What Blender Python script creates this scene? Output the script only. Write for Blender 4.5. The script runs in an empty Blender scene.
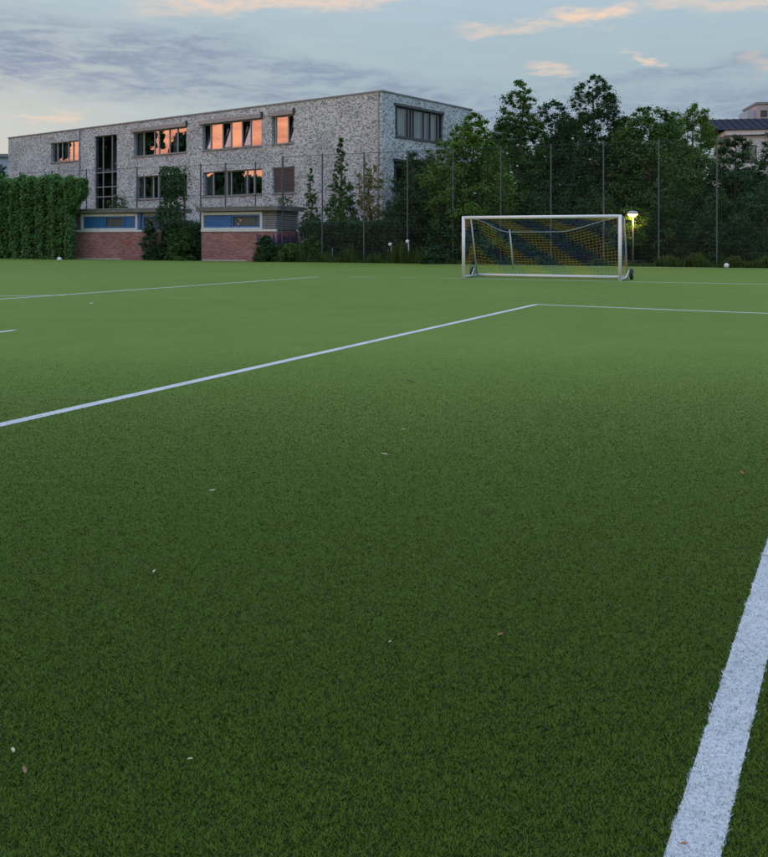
import bpy, math, random
import numpy as np
from mathutils import Vector, Matrix

R = math.radians
rng = np.random.default_rng(7)
random.seed(7)
scene = bpy.context.scene
C = scene.collection

# ------------------------------------------------------------------ camera
F, YH, H = 900.0, 238.0, 1.37          # focal length (px of 768), horizon row, eye height
cam_d = bpy.data.cameras.new('camera'); cam = bpy.data.objects.new('camera', cam_d); C.objects.link(cam)
cam.location = (0, 0, H); cam.rotation_euler = (R(90), 0, 0)
cam_d.sensor_fit = 'HORIZONTAL'; cam_d.sensor_width = 36.0; cam_d.lens = 36.0 * F / 768.0
cam_d.shift_y = -(428.5 - YH) / 768.0
cam_d.clip_start = 0.05; cam_d.clip_end = 6000
scene.camera = cam

# ------------------------------------------------------------------ render / view
scene.render.engine = 'CYCLES'
scene.cycles.use_denoising = True
scene.cycles.use_adaptive_sampling = True; scene.cycles.adaptive_threshold = 0.02
scene.cycles.max_bounces = 4
scene.cycles.diffuse_bounces = 2
scene.cycles.transparent_max_bounces = 12
scene.cycles.caustics_reflective = False
scene.cycles.caustics_refractive = False
scene.view_settings.view_transform = 'Standard'
scene.view_settings.look = 'None'
scene.view_settings.exposure = 0.0
scene.view_settings.gamma = 1.0
scene.view_settings.use_curve_mapping = False

SUN_EL, SUN_AZ = 2.0, -106.0             # the sun sets to the left of the pitch (azimuth from +Y, clockwise)

# ------------------------------------------------------------------ node helpers
class NT:
    def __init__(s, tree):
        s.t = tree; s.n = tree.nodes; s.l = tree.links
    def node(s, typ, **kw):
        nd = s.n.new(typ)
        for k, v in kw.items(): setattr(nd, k, v)
        return nd
    def link(s, a, b): s.l.new(a, b)
    def put(s, sock, v):
        if isinstance(v, bpy.types.NodeSocket): s.l.new(v, sock)
        else: sock.default_value = v
    def math(s, op, a, b=0.0, c=0.0, clamp=False):
        nd = s.node('ShaderNodeMath', operation=op); nd.use_clamp = clamp
        s.put(nd.inputs[0], a); s.put(nd.inputs[1], b); s.put(nd.inputs[2], c)
        return nd.outputs[0]
    def mapr(s, v, a, b, c=0.0, d=1.0, smooth=True):
        nd = s.node('ShaderNodeMapRange'); nd.interpolation_type = 'SMOOTHSTEP' if smooth else 'LINEAR'
        s.put(nd.inputs['Value'], v)
        s.put(nd.inputs['From Min'], a); s.put(nd.inputs['From Max'], b)
        s.put(nd.inputs['To Min'], c); s.put(nd.inputs['To Max'], d)
        return nd.outputs[0]
    def comb(s, x, y, z):
        nd = s.node('ShaderNodeCombineXYZ')
        for i, v in enumerate((x, y, z)): s.put(nd.inputs[i], v)
        return nd.outputs[0]
    def sep(s, v):
        nd = s.node('ShaderNodeSeparateXYZ'); s.link(v, nd.inputs[0]); return nd.outputs
    def noise(s, vec, scale=1.0, detail=4.0, rough=0.55, dist=0.0, dim='3D'):
        nd = s.node('ShaderNodeTexNoise'); nd.noise_dimensions = dim
        if vec is not None: s.link(vec, nd.inputs['Vector'])
        s.put(nd.inputs['Scale'], scale); s.put(nd.inputs['Detail'], detail)
        s.put(nd.inputs['Roughness'], rough); s.put(nd.inputs['Distortion'], dist)
        return nd.outputs['Fac']
    def mix(s, f, a, b, mode='MIX'):
        nd = s.node('ShaderNodeMix', data_type='RGBA'); nd.blend_type = mode
        s.put(nd.inputs[0], f); s.put(nd.inputs[6], a); s.put(nd.inputs[7], b)
        return nd.outputs[2]

def col4(c): return (c[0], c[1], c[2], 1.0)

# ------------------------------------------------------------------ sky
world = bpy.data.worlds.new('World'); scene.world = world; world.use_nodes = True
w = NT(world.node_tree); w.n.clear()
sky = w.node('ShaderNodeTexSky'); sky.sky_type = 'NISHITA'; sky.sun_disc = False
sky.sun_elevation = R(SUN_EL); sky.sun_rotation = R(SUN_AZ)
sky.air_density = 1.0; sky.dust_density = 0.6; sky.ozone_density = 1.5; sky.altitude = 50
SKY = 0.15
scl = w.node('ShaderNodeVectorMath', operation='SCALE'); w.link(sky.outputs[0], scl.inputs[0]); scl.inputs['Scale'].default_value = SKY
clear = scl.outputs[0]
tc = w.node('ShaderNodeTexCoord')
dx, dy, dz = w.sep(tc.outputs['Generated'])
az = w.math('MULTIPLY', w.math('ARCTAN2', dx, dy), 57.29578)
el = w.math('MULTIPLY', w.math('ARCSINE', dz), 57.29578)
def sky_dir(px, py):                    # a direction in the sky, degrees
    a = math.atan((px - 384) / F)
    return math.degrees(a), math.degrees(math.atan((YH - py) / F * math.cos(a)))
vec = w.comb(w.math('MULTIPLY', az, 0.16), w.math('MULTIPLY', el, 0.62), 0.0)
warp = w.noise(w.comb(w.math('MULTIPLY', az, 0.22), w.math('MULTIPLY', el, 0.8), 3.0), 1.0, 3, 0.6)
wisp = w.noise(w.comb(w.math('MULTIPLY', az, 0.30), w.math('MULTIPLY', el, 1.35), 7.0), 1.0, 5, 0.62, 0.6)
fine = w.noise(w.comb(w.math('MULTIPLY', az, 0.9), w.math('MULTIPLY', el, 3.2), 1.0), 1.0, 4, 0.65, 0.3)
elw = w.math('ADD', el, w.math('MULTIPLY', w.math('SUBTRACT', warp, 0.5), 3.0))
azw = w.math('ADD', az, w.math('MULTIPLY', w.math('SUBTRACT', wisp, 0.5), 5.0))
def streak(p0, p1, width, soft=1.0, ends=3.0, e=None, a=None):
    """a long cloud bank from one direction to another, width in degrees"""
    e = e or elw; a = a or azw
    (a0, e0), (a1, e1) = sky_dir(*p0), sky_dir(*p1)
    slope = (e1 - e0) / (a1 - a0)
    line = w.math('ADD', w.math('MULTIPLY', w.math('SUBTRACT', a, a0), slope), e0)
    d = w.math('ABSOLUTE', w.math('SUBTRACT', e, line))
    m = w.mapr(d, width * (1 - soft), width * (1 + soft), 1.0, 0.0)
    lo = w.mapr(a, a0 - ends, a0 + ends, 0, 1); hi = w.mapr(a, a1 - ends, a1 + ends, 1, 0)
    return w.math('MULTIPLY', m, w.math('MULTIPLY', lo, hi))
def vmax(*xs):
    o = xs[0]
    for x in xs[1:]: o = w.math('MAXIMUM', o, x)
    return o
grey = vmax(streak((-700, -40), (260, 62), 1.7, 0.8), streak((-60, 62), (330, 92), 1.0, 0.9),
            streak((230, 62), (560, 112), 0.9, 0.8), streak((380, 118), (1500, 60), 1.6, 0.9),
            w.math('MULTIPLY', streak((560, 92), (900, 40), 0.5, 0.9), 0.8))
gen = w.mapr(w.noise(w.comb(w.math('MULTIPLY', az, 0.06), w.math('MULTIPLY', el, 0.20), 11.0), 1.0, 3, 0.6, 0.5), 0.52, 0.72)
front = w.mapr(w.math('ABSOLUTE', az), 28, 45)                      # the drawn banks carry over into scattered ones beyond the frame
grey = w.math('MAXIMUM', grey, w.math('MULTIPLY', gen, front))
grey = w.math('MULTIPLY', grey, w.mapr(wisp, 0.30, 0.62, 0.15, 1.0))
grey = w.math('MULTIPLY', grey, w.mapr(fine, 0.25, 0.6, 0.55, 1.0), clamp=True)
peach = vmax(w.math('MULTIPLY', streak((150, 4), (420, -6), 0.50, 1.0, 2.5), 0.62),
             w.math('MULTIPLY', streak((455, 32), (560, 20), 0.28, 0.9, 1.5), 0.45),
             w.math('MULTIPLY', streak((560, 20), (640, 13), 0.40, 1.0, 1.0), 0.85),
             w.math('MULTIPLY', streak((530, 70), (575, 76), 0.26, 1.0, 1.2), 0.6),
             w.math('MULTIPLY', streak((636, 55), (658, 63), 0.28, 0.9, 0.5), 0.7),
             w.math('MULTIPLY', streak((640, -2), (800, 2), 0.5, 0.9, 2.0), 0.45),
             w.math('MULTIPLY', streak((25, 120), (75, 111), 0.22, 0.9, 0.8), 0.5),
             w.math('MULTIPLY', streak((752, 62), (790, 64), 0.4, 0.9, 0.7), 0.4))
peach = w.math('MULTIPLY', peach, w.mapr(fine, 0.25, 0.65, 0.45, 1.0), clamp=True)
# thin high cloud: pale in view, made brighter and bluer overhead to light ground and walls, lit orange towards the setting sun
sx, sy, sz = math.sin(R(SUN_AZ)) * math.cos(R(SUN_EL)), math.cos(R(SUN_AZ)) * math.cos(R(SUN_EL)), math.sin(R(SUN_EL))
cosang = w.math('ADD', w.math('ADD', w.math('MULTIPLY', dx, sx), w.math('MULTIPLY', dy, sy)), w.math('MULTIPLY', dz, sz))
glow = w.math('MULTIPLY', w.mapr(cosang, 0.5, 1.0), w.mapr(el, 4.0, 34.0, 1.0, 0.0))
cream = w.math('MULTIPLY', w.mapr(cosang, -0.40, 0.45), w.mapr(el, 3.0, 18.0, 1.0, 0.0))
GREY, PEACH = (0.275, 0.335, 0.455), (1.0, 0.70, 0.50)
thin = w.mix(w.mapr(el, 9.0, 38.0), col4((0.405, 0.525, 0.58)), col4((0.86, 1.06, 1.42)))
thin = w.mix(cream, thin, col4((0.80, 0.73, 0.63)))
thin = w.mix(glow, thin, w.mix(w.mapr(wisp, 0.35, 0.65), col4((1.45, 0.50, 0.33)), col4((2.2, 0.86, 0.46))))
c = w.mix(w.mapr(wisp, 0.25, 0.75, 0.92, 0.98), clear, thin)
c = w.mix(w.math('MULTIPLY', grey, 0.95), c, col4(GREY))
c = w.mix(peach, c, col4(PEACH))
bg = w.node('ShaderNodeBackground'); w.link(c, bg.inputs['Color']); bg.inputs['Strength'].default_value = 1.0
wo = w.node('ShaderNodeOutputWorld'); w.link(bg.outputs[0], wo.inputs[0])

# ------------------------------------------------------------------ sun (low, behind thin cloud at dusk)
sd = bpy.data.lights.new('sun', 'SUN'); sd.energy = 0.3; sd.angle = R(12); sd.color = (1.0, 0.70, 0.50)
so = bpy.data.objects.new('sun', sd); C.objects.link(so)
sdir = Vector((math.sin(R(SUN_AZ)) * math.cos(R(SUN_EL)), math.cos(R(SUN_AZ)) * math.cos(R(SUN_EL)), math.sin(R(SUN_EL))))
so.rotation_euler = sdir.to_track_quat('Z', 'Y').to_euler(); so.location = (-60, 0, 30)

# ------------------------------------------------------------------ places
def G(px, py):                          # a point of the ground
    Y = H * F / (py - YH); return Vector(((px - 384) / F * Y, Y, 0))
def P(px, py, Y): return Vector(((px - 384) / F * Y, Y, H + (YH - py) / F * Y))
U = Vector((0.907, -0.421, 0)).normalized()      # along the fence and the goal line, towards the right
N = Vector((0.421, 0.907, 0)).normalized()       # away from the pitch
UANG = math.atan2(U.y, U.x)
FENCE0 = Vector(((276 - 384) / F * 52.5, 52.5, 0))   # where the fence meets the brick shed
def on_fence(px, off=0.0):              # the point of the fence line (moved back by off) on that bearing
    k = (px - 384) / F; o = FENCE0 + N * off
    t = (k * o.y - o.x) / (U.x - k * U.y)
    return o + U * t

# ------------------------------------------------------------------ mesh helpers
class MB:
    def __init__(s): s.v = []; s.f = []; s.m = []
    def add(s, vs, fs, m=0):
        b = len(s.v); s.v += [tuple(v) for v in vs]; s.f += [tuple(i + b for i in f) for f in fs]; s.m += [m] * len(fs); return s
    def quad(s, a, b, c, d, m=0): return s.add([a, b, c, d], [(0, 1, 2, 3)], m)
    def box(s, x0, x1, y0, y1, z0, z1, m=0):
        v = [(x, y, z) for z in (z0, z1) for y in (y0, y1) for x in (x0, x1)]
        return s.add(v, [(0, 2, 3, 1), (4, 5, 7, 6), (0, 1, 5, 4), (2, 6, 7, 3), (0, 4, 6, 2), (1, 3, 7, 5)], m)
    def tube(s, pts, rad, sides=8, m=0, caps=True):
        pts = [Vector(p) for p in pts]; n = len(pts)
        if not hasattr(rad, '__len__'): rad = [rad] * n
        rings = []; b = len(s.v); ref = None
        for i, p in enumerate(pts):
            d = (pts[min(i + 1, n - 1)] - pts[max(i - 1, 0)]).normalized()
            if ref is None: ref = Vector((0, 0, 1)) if abs(d.z) < 0.9 else Vector((1, 0, 0))
            a = d.cross(ref); a.normalize(); c = d.cross(a); ref = -c if False else ref
            for k in range(sides):
                t = 2 * math.pi * (k + 0.5) / sides
                s.v.append(tuple(p + (a * math.cos(t) + c * math.sin(t)) * rad[i]))
        for i in range(n - 1):
            for k in range(sides):
                k2 = (k + 1) % sides
                s.f.append((b + i * sides + k, b + i * sides + k2, b + (i + 1) * sides + k2, b + (i + 1) * sides + k)); s.m.append(m)
        if caps:
            s.f.append(tuple(b + k for k in reversed(range(sides)))); s.m.append(m)
            s.f.append(tuple(b + (n - 1) * sides + k for k in range(sides))); s.m.append(m)
        return s
    def lathe(s, prof, sides=16, m=0, o=(0, 0, 0)):
        b = len(s.v)
        for r, z in prof:
            for k in range(sides):
                t = 2 * math.pi * k / sides
                s.v.append((o[0] + r * math.cos(t), o[1] + r * math.sin(t), o[2] + z))
        for i in range(len(prof) - 1):
            for k in range(sides):
                k2 = (k + 1) % sides
                s.f.append((b + i * sides + k, b + i * sides + k2, b + (i + 1) * sides + k2, b + (i + 1) * sides + k)); s.m.append(m)
        return s
    def mesh(s, name, mats, smooth=False):
        me = bpy.data.meshes.new(name); me.from_pydata(s.v, [], s.f)
        if not isinstance(mats, (list, tuple)): mats = [mats]
        for m in mats: me.materials.append(m)
        if len(mats) > 1: me.polygons.foreach_set('material_index', s.m)
        if smooth: me.polygons.foreach_set('use_smooth', [True] * len(me.polygons))
        me.update(); return me
    def build(s, name, mats, parent=None, smooth=False, bevel=0.0):
        o = link(name, s.mesh(name, mats, smooth), parent)
        if bevel:
            md = o.modifiers.new('bevel', 'BEVEL'); md.width = bevel; md.segments = 2; md.limit_method = 'ANGLE'
        return o
def link(name, data, parent=None, loc=None, rz=None):
    o = bpy.data.objects.new(name, data); C.objects.link(o)
    if parent is not None: o.parent = parent
    if loc is not None: o.location = loc
    if rz is not None: o.rotation_euler = (0, 0, rz)
    return o
def tag(o, label, cat, group=None):
    o['label'] = label; o['category'] = cat
    if group: o['group'] = group
    return o
def thing(name, label, cat, loc=(0, 0, 0), rz=0.0, group=None):
    return tag(link(name, None, None, loc, rz), label, cat, group)
def struct(o): o['kind'] = 'structure'; return o
def np_mesh(name, verts, nside, mat, tint=None, shape=None):
    """verts (n, k, 3): n polygons; nside k, or list of index tuples repeated over each block"""
    n, k = verts.shape[0], verts.shape[1]
    polys = shape or [tuple(range(k))]
    me = bpy.data.meshes.new(name)
    me.vertices.add(n * k); me.vertices.foreach_set('co', verts.reshape(-1).astype(np.float32))
    idx = np.concatenate([np.array(p) for p in polys])
    allidx = (np.arange(n)[:, None] * k + idx[None, :]).reshape(-1).astype(np.int32)
    tot = np.tile(np.array([len(p) for p in polys]), n).astype(np.int32)
    start = np.concatenate([[0], np.cumsum(tot)[:-1]]).astype(np.int32)
    me.loops.add(len(allidx)); me.loops.foreach_set('vertex_index', allidx)
    me.polygons.add(len(tot)); me.polygons.foreach_set('loop_start', start)
    try: me.polygons.foreach_set('loop_total', tot)
    except Exception: pass
    me.materials.append(mat)
    me.update(calc_edges=True)
    if tint is not None:
        at = me.attributes.new('tint', 'FLOAT', 'POINT'); at.data.foreach_set('value', np.repeat(tint, k).astype(np.float32))
    return me

# ------------------------------------------------------------------ materials
def mat_new(name):
    m = bpy.data.materials.new(name); m.use_nodes = True
    t = NT(m.node_tree); b = t.n['Principled BSDF']; return m, t, b
def bump(t, b, height, strength=0.3, dist=0.01):
    nd = t.node('ShaderNodeBump'); nd.inputs['Strength'].default_value = strength; nd.inputs['Distance'].default_value = dist
    t.link(height, nd.inputs['Height']); t.link(nd.outputs[0], b.inputs['Normal'])
def plain(name, c, rough=0.6, metal=0.0, var=0.15, scale=3.0, spec=0.5):
    m, t, b = mat_new(name)
    tcn = t.node('ShaderNodeTexCoord')
    n1 = t.noise(tcn.outputs['Object'], scale, 5, 0.65)
    n2 = t.noise(tcn.outputs['Object'], scale * 9, 3, 0.6)
    f = t.math('ADD', t.math('MULTIPLY', n1, 0.7), t.math('MULTIPLY', n2, 0.3))
    lo = tuple(x * (1 - var) for x in c); hi = tuple(min(1, x * (1 + var)) for x in c)
    t.link(t.mix(t.mapr(f, 0.3, 0.7), col4(lo), col4(hi)), b.inputs['Base Color'])
    t.link(t.mapr(n2, 0.2, 0.8, rough * 0.85, min(1, rough * 1.15)), b.inputs['Roughness'])
    b.inputs['Metallic'].default_value = metal; b.inputs['Specular IOR Level'].default_value = spec
    return m
def foliage(name, lo, hi, trans=0.25, rough=0.7):
    m, t, b = mat_new(name)
    at = t.node('ShaderNodeAttribute'); at.attribute_name = 'tint'
    cc = t.mix(at.outputs['Fac'], col4(lo), col4(hi))
    t.link(cc, b.inputs['Base Color']); b.inputs['Roughness'].default_value = rough
    b.inputs['Specular IOR Level'].default_value = 0.18
    tr = t.node('ShaderNodeBsdfTranslucent'); t.link(t.mix(0.4, cc, col4((hi[0] * 1.3, hi[1] * 1.3, hi[2] * 0.6))), tr.inputs['Color'])
    mx = t.node('ShaderNodeMixShader'); mx.inputs[0].default_value = trans
    t.link(b.outputs[0], mx.inputs[1]); t.link(tr.outputs[0], mx.inputs[2])
    t.link(mx.outputs[0], t.n['Material Output'].inputs['Surface'])
    return m
def brickwork(name, cols, mortar, bw=0.25, bh=0.075, ms=0.012, rough=0.85, blotch=0.25):
    m, t, b = mat_new(name)
    tcn = t.node('ShaderNodeTexCoord'); x, y, z = t.sep(tcn.outputs['Object'])
    v = t.comb(t.math('ADD', x, y), z, 0.0)
    hx = t.math('ADD', x, y)
    row = t.math('FLOOR', t.math('DIVIDE', z, bh))
    cx = t.math('ADD', t.math('DIVIDE', hx, bw), t.math('MULTIPLY', row, 0.5))
    wn = t.node('ShaderNodeTexWhiteNoise'); wn.noise_dimensions = '2D'; t.link(t.comb(t.math('FLOOR', cx), row, 0.0), wn.inputs['Vector'])
    fxr = t.math('FRACT', cx); fzr = t.math('FRACT', t.math('DIVIDE', z, bh))
    ex = t.math('MULTIPLY', t.math('MINIMUM', fxr, t.math('SUBTRACT', 1.0, fxr)), bw)
    ez = t.math('MULTIPLY', t.math('MINIMUM', fzr, t.math('SUBTRACT', 1.0, fzr)), bh)
    mort = t.mapr(t.math('MINIMUM', ex, ez), ms * 0.3, ms * 0.8, 1.0, 0.0)
    rp = t.node('ShaderNodeValToRGB'); cr = rp.color_ramp; cr.interpolation = 'CONSTANT'
    for i, cc in enumerate(cols):
        e = cr.elements[0] if i == 0 else cr.elements.new(i / len(cols))
        e.color = col4(cc)
    cr.elements.remove(cr.elements[len(cr.elements) - 1])
    t.link(wn.outputs['Value'], rp.inputs[0])
    base = t.mix(mort, rp.outputs[0], col4(mortar))
    n1 = t.noise(v, 0.5, 4, 0.6); n2 = t.noise(v, 14.0, 3, 0.6)
    k = t.math('ADD', t.mapr(n1, 0.3, 0.7, 1 - blotch, 1 + blotch * 0.6), t.mapr(n2, 0.3, 0.7, -0.08, 0.08))
    sc = t.node('ShaderNodeVectorMath', operation='SCALE'); t.link(base, sc.inputs[0]); t.link(k, sc.inputs['Scale'])
    t.link(sc.outputs[0], b.inputs['Base Color']); b.inputs['Roughness'].default_value = rough
    b.inputs['Specular IOR Level'].default_value = 0.25
    bump(t, b, t.math('SUBTRACT', t.math('MULTIPLY', n2, 0.3), mort), 0.6, 0.012)
    return m
def turf_color(t, k=1.0):
    """artificial turf: mixed olive and deep green fibre, worn lighter in broad patches"""
    g = t.node('ShaderNodeNewGeometry')
    n1 = t.noise(g.outputs['Position'], 0.12, 5, 0.55); n2 = t.noise(g.outputs['Position'], 1.1, 4, 0.6)
    f = t.math('ADD', t.math('MULTIPLY', n1, 0.6), t.math('MULTIPLY', n2, 0.4))
    return t.mix(t.mapr(f, 0.30, 0.70), col4((0.102 * k, 0.172 * k, 0.021 * k)), col4((0.138 * k, 0.210 * k, 0.032 * k))), g
def turf_mat():
    m, t, b = mat_new('turf')
    cc, g = turf_color(t, 1.0)
    n3 = t.noise(g.outputs['Position'], 60.0, 3, 0.7); n4 = t.noise(g.outputs['Position'], 9.0, 4, 0.7)
    kk = t.math('ADD', t.mapr(n3, 0.3, 0.7, 0.78, 1.16), t.mapr(n4, 0.3, 0.7, -0.08, 0.08))
    sc = t.node('ShaderNodeVectorMath', operation='SCALE'); t.link(cc, sc.inputs[0]); t.link(kk, sc.inputs['Scale'])
    # beyond the modelled fibres the sheet carries their colour; between them dark granulate infill, with near-to-far shading painted in by distance
    px_, py_, pz_ = t.sep(g.outputs['Position'])
    far = t.mapr(t.math('LOGARITHM', t.math('MAXIMUM', t.math('ADD', py_, t.math('MULTIPLY', t.math('SUBTRACT', n4, 0.5), 2.0)), 1.0), 2.0), math.log2(2.6), math.log2(11.0), smooth=False)
    side = t.math('SUBTRACT', t.math('ABSOLUTE', px_), t.math('ADD', t.math('MULTIPLY', py_, 0.43), 1.45))
    far = t.math('MAXIMUM', t.math('MAXIMUM', far, t.mapr(side, 0.0, 0.15, 0.0, 0.25)), t.mapr(py_, 1.40, 1.50, 0.25, 0.0))  # bare margin painted dark to match the shaded fibres beside it
    t.link(t.mix(far, col4((0.015, 0.030, 0.003)), sc.outputs[0]), b.inputs['Base Color'])
    b.inputs['Roughness'].default_value = 0.8; b.inputs['Specular IOR Level'].default_value = 0.08
    b.inputs['Sheen Weight'].default_value = 0.06; b.inputs['Sheen Roughness'].default_value = 0.5
    b.inputs['Sheen Tint'].default_value = (0.75, 1.0, 0.55, 1)
    bump(t, b, t.math('ADD', n3, n4), 0.5, 0.02)
    return m
def blade_mat(name, lo, hi, spec=0.3):
    m, t, b = mat_new(name)
    at = t.node('ShaderNodeAttribute'); at.attribute_name = 'tint'
    cc = t.mix(at.outputs['Fac'], col4(lo), col4(hi))
    t.link(cc, b.inputs['Base Color']); b.inputs['Roughness'].default_value = 0.5; b.inputs['Specular IOR Level'].default_value = spec
    return m
def line_mat():
    m, t, b = mat_new('white_turf')
    g = t.node('ShaderNodeNewGeometry')
    n1 = t.noise(g.outputs['Position'], 3.0, 5, 0.65); n3 = t.noise(g.outputs['Position'], 90.0, 3, 0.7)
    t.link(t.mix(t.math('ADD', t.math('MULTIPLY', t.mapr(n1, 0.35, 0.7), 0.5), t.math('MULTIPLY', t.mapr(n3, 0.35, 0.65), 0.5)), col4((0.40, 0.44, 0.45)), col4((0.64, 0.68, 0.70))), b.inputs['Base Color'])
    b.inputs['Roughness'].default_value = 0.7
    bump(t, b, n3, 0.5, 0.01)
    return m
def glass_mat(name, reflect=0.35, tint=(0.55, 0.62, 0.62)):
    m, t, b = mat_new(name)
    t.n.remove(b)
    gl = t.node('ShaderNodeBsdfGlossy'); gl.inputs['Roughness'].default_value = 0.01; gl.inputs['Color'].default_value = (0.95, 0.97, 1, 1)
    tcn = t.node('ShaderNodeTexCoord'); bp = t.node('ShaderNodeBump'); bp.inputs['Strength'].default_value = 0.025; bp.inputs['Distance'].default_value = 0.05
    t.link(t.noise(tcn.outputs['Object'], 1.3, 2, 0.5), bp.inputs['Height']); t.link(bp.outputs[0], gl.inputs['Normal'])
    tp = t.node('ShaderNodeBsdfTransparent'); tp.inputs['Color'].default_value = col4(tint)
    mx = t.node('ShaderNodeMixShader'); mx.inputs[0].default_value = reflect; t.link(tp.outputs[0], mx.inputs[1]); t.link(gl.outputs[0], mx.inputs[2])
    t.link(mx.outputs[0], t.n['Material Output'].inputs['Surface'])
    return m
def emit_mat(name, c, s):
    m, t, b = mat_new(name); b.inputs['Base Color'].default_value = col4(c)
    b.inputs['Emission Color'].default_value = col4(c); b.inputs['Emission Strength'].default_value = s
    return m
M = {}
M['turf'] = turf_mat()
M['blade'] = blade_mat('turf_fibre', (0.044, 0.089, 0.005), (0.097, 0.168, 0.016), 0.10)
M['white_blade'] = blade_mat('white_fibre', (0.42, 0.46, 0.49), (0.74, 0.79, 0.83))
M['line'] = line_mat()
M['soil'] = plain('soil', (0.055, 0.060, 0.032), 0.95, var=0.35, scale=0.4)
M['paving'] = plain('paving', (0.20, 0.20, 0.19), 0.9, var=0.15, scale=1.0)
M['facade'] = brickwork('pale_clinker', [(0.20, 0.23, 0.235), (0.46, 0.50, 0.505), (0.55, 0.605, 0.61), (0.61, 0.665, 0.67), (0.69, 0.745, 0.75), (0.31, 0.35, 0.355), (0.58, 0.63, 0.63), (0.50, 0.55, 0.555), (0.65, 0.70, 0.70), (0.24, 0.27, 0.28)],
                        (0.45, 0.50, 0.505), bw=0.125, bh=0.075, ms=0.007, blotch=0.16)
M['red_brick'] = brickwork('red_brick', [(0.27, 0.115, 0.105), (0.33, 0.145, 0.135), (0.38, 0.175, 0.165), (0.30, 0.150, 0.145), (0.40, 0.20, 0.19)], (0.36, 0.28, 0.27), blotch=0.2)
M['coping'] = plain('coping_metal', (0.22, 0.235, 0.245), 0.7, 0.0)
M['frame_grey'] = plain('window_frame_grey', (0.30, 0.32, 0.34), 0.45)
M['frame_dark'] = plain('window_frame_dark', (0.055, 0.060, 0.070), 0.45)
M['blind_box'] = plain('blind_box', (0.30, 0.30, 0.295), 0.6)
M['glass'] = glass_mat('window_glass', 0.46)
M['glass_dull'] = glass_mat('low_glass', 0.14, (0.6, 0.65, 0.66))
M['room'] = plain('room_wall', (0.20, 0.22, 0.23), 0.9)
M['curtain'] = plain('pale_blind', (0.42, 0.44, 0.48), 0.9, var=0.08)
M['slab'] = plain('roof_slab', (0.16, 0.16, 0.15), 0.85, var=0.3)
M['white_wood'] = plain('white_paint', (0.62, 0.66, 0.68), 0.6, var=0.12)
M['blue'] = plain('blue_paint', (0.022, 0.150, 0.400), 0.5, var=0.2)
M['concrete'] = plain('concrete', (0.42, 0.41, 0.39), 0.9)
M['louver'] = plain('grey_louver', (0.28, 0.29, 0.30), 0.7)
M['dark'] = plain('dark_void', (0.02, 0.022, 0.025), 0.9)
M['graffiti'] = plain('graffiti_blue', (0.03, 0.035, 0.14), 0.6)
M['graffiti_p'] = plain('graffiti_purple', (0.10, 0.035, 0.15), 0.6)
M['graffiti_r'] = plain('graffiti_red', (0.50, 0.06, 0.09), 0.6)
M['fence'] = plain('fence_steel', (0.075, 0.105, 0.125), 0.5, 0.2)
M['wire'] = plain('fence_wire', (0.03, 0.045, 0.05), 0.6, 0.2)
M['goal_white'] = plain('goal_aluminium', (0.78, 0.80, 0.82), 0.35, var=0.06)
M['goal_stay'] = plain('goal_stay', (0.42, 0.50, 0.56), 0.4, 0.2, var=0.1)
M['net_y'] = plain('net_yellow', (0.55, 0.36, 0.06), 0.8)
M['net_b'] = plain('net_blue', (0.03, 0.08, 0.24), 0.8)
M['rope'] = plain('rope', (0.45, 0.52, 0.58), 0.8)
M['rubber'] = plain('rubber', (0.02, 0.02, 0.022), 0.7)
M['bark'] = plain('bark', (0.075, 0.058, 0.042), 0.95, var=0.35, scale=6)
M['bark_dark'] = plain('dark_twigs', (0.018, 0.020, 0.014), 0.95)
M['bark_grey'] = plain('bark_grey', (0.14, 0.13, 0.11), 0.95, var=0.3, scale=6)
M['steel'] = plain('galvanised', (0.50, 0.51, 0.52), 0.45, 0.5)
M['ball'] = plain('white_leather', (0.78, 0.78, 0.78), 0.45, var=0.05)
M['roof_blue'] = plain('dark_roof', (0.022, 0.027, 0.045), 0.9, 0.0, var=0.2, spec=0.1)
M['render_white'] = plain('white_render', (0.66, 0.66, 0.66), 0.85, var=0.08)
M['beige'] = plain('beige_render', (0.42, 0.40, 0.38), 0.9, var=0.08)
M['pale_blue'] = plain('pale_blue_clad', (0.36, 0.44, 0.52), 0.7, var=0.08)

# ------------------------------------------------------------------ ground and pitch
def flat(name, pts, z, m):
    return MB().add([(p[0], p[1], z) for p in pts], [tuple(range(len(pts)))]).build(name, m)
g0 = struct(flat('ground', [(-3000, -800), (3000, -800), (3000, 4500), (-3000, 4500)], -0.03, M['soil']))
e0 = FENCE0 - N * 0.7
pitch = struct(flat('pitch', [e0 - U * 70 - N * 110, e0 + U * 60 - N * 110, e0 + U * 60, e0 - U * 70], 0.0, M['turf']))

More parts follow.
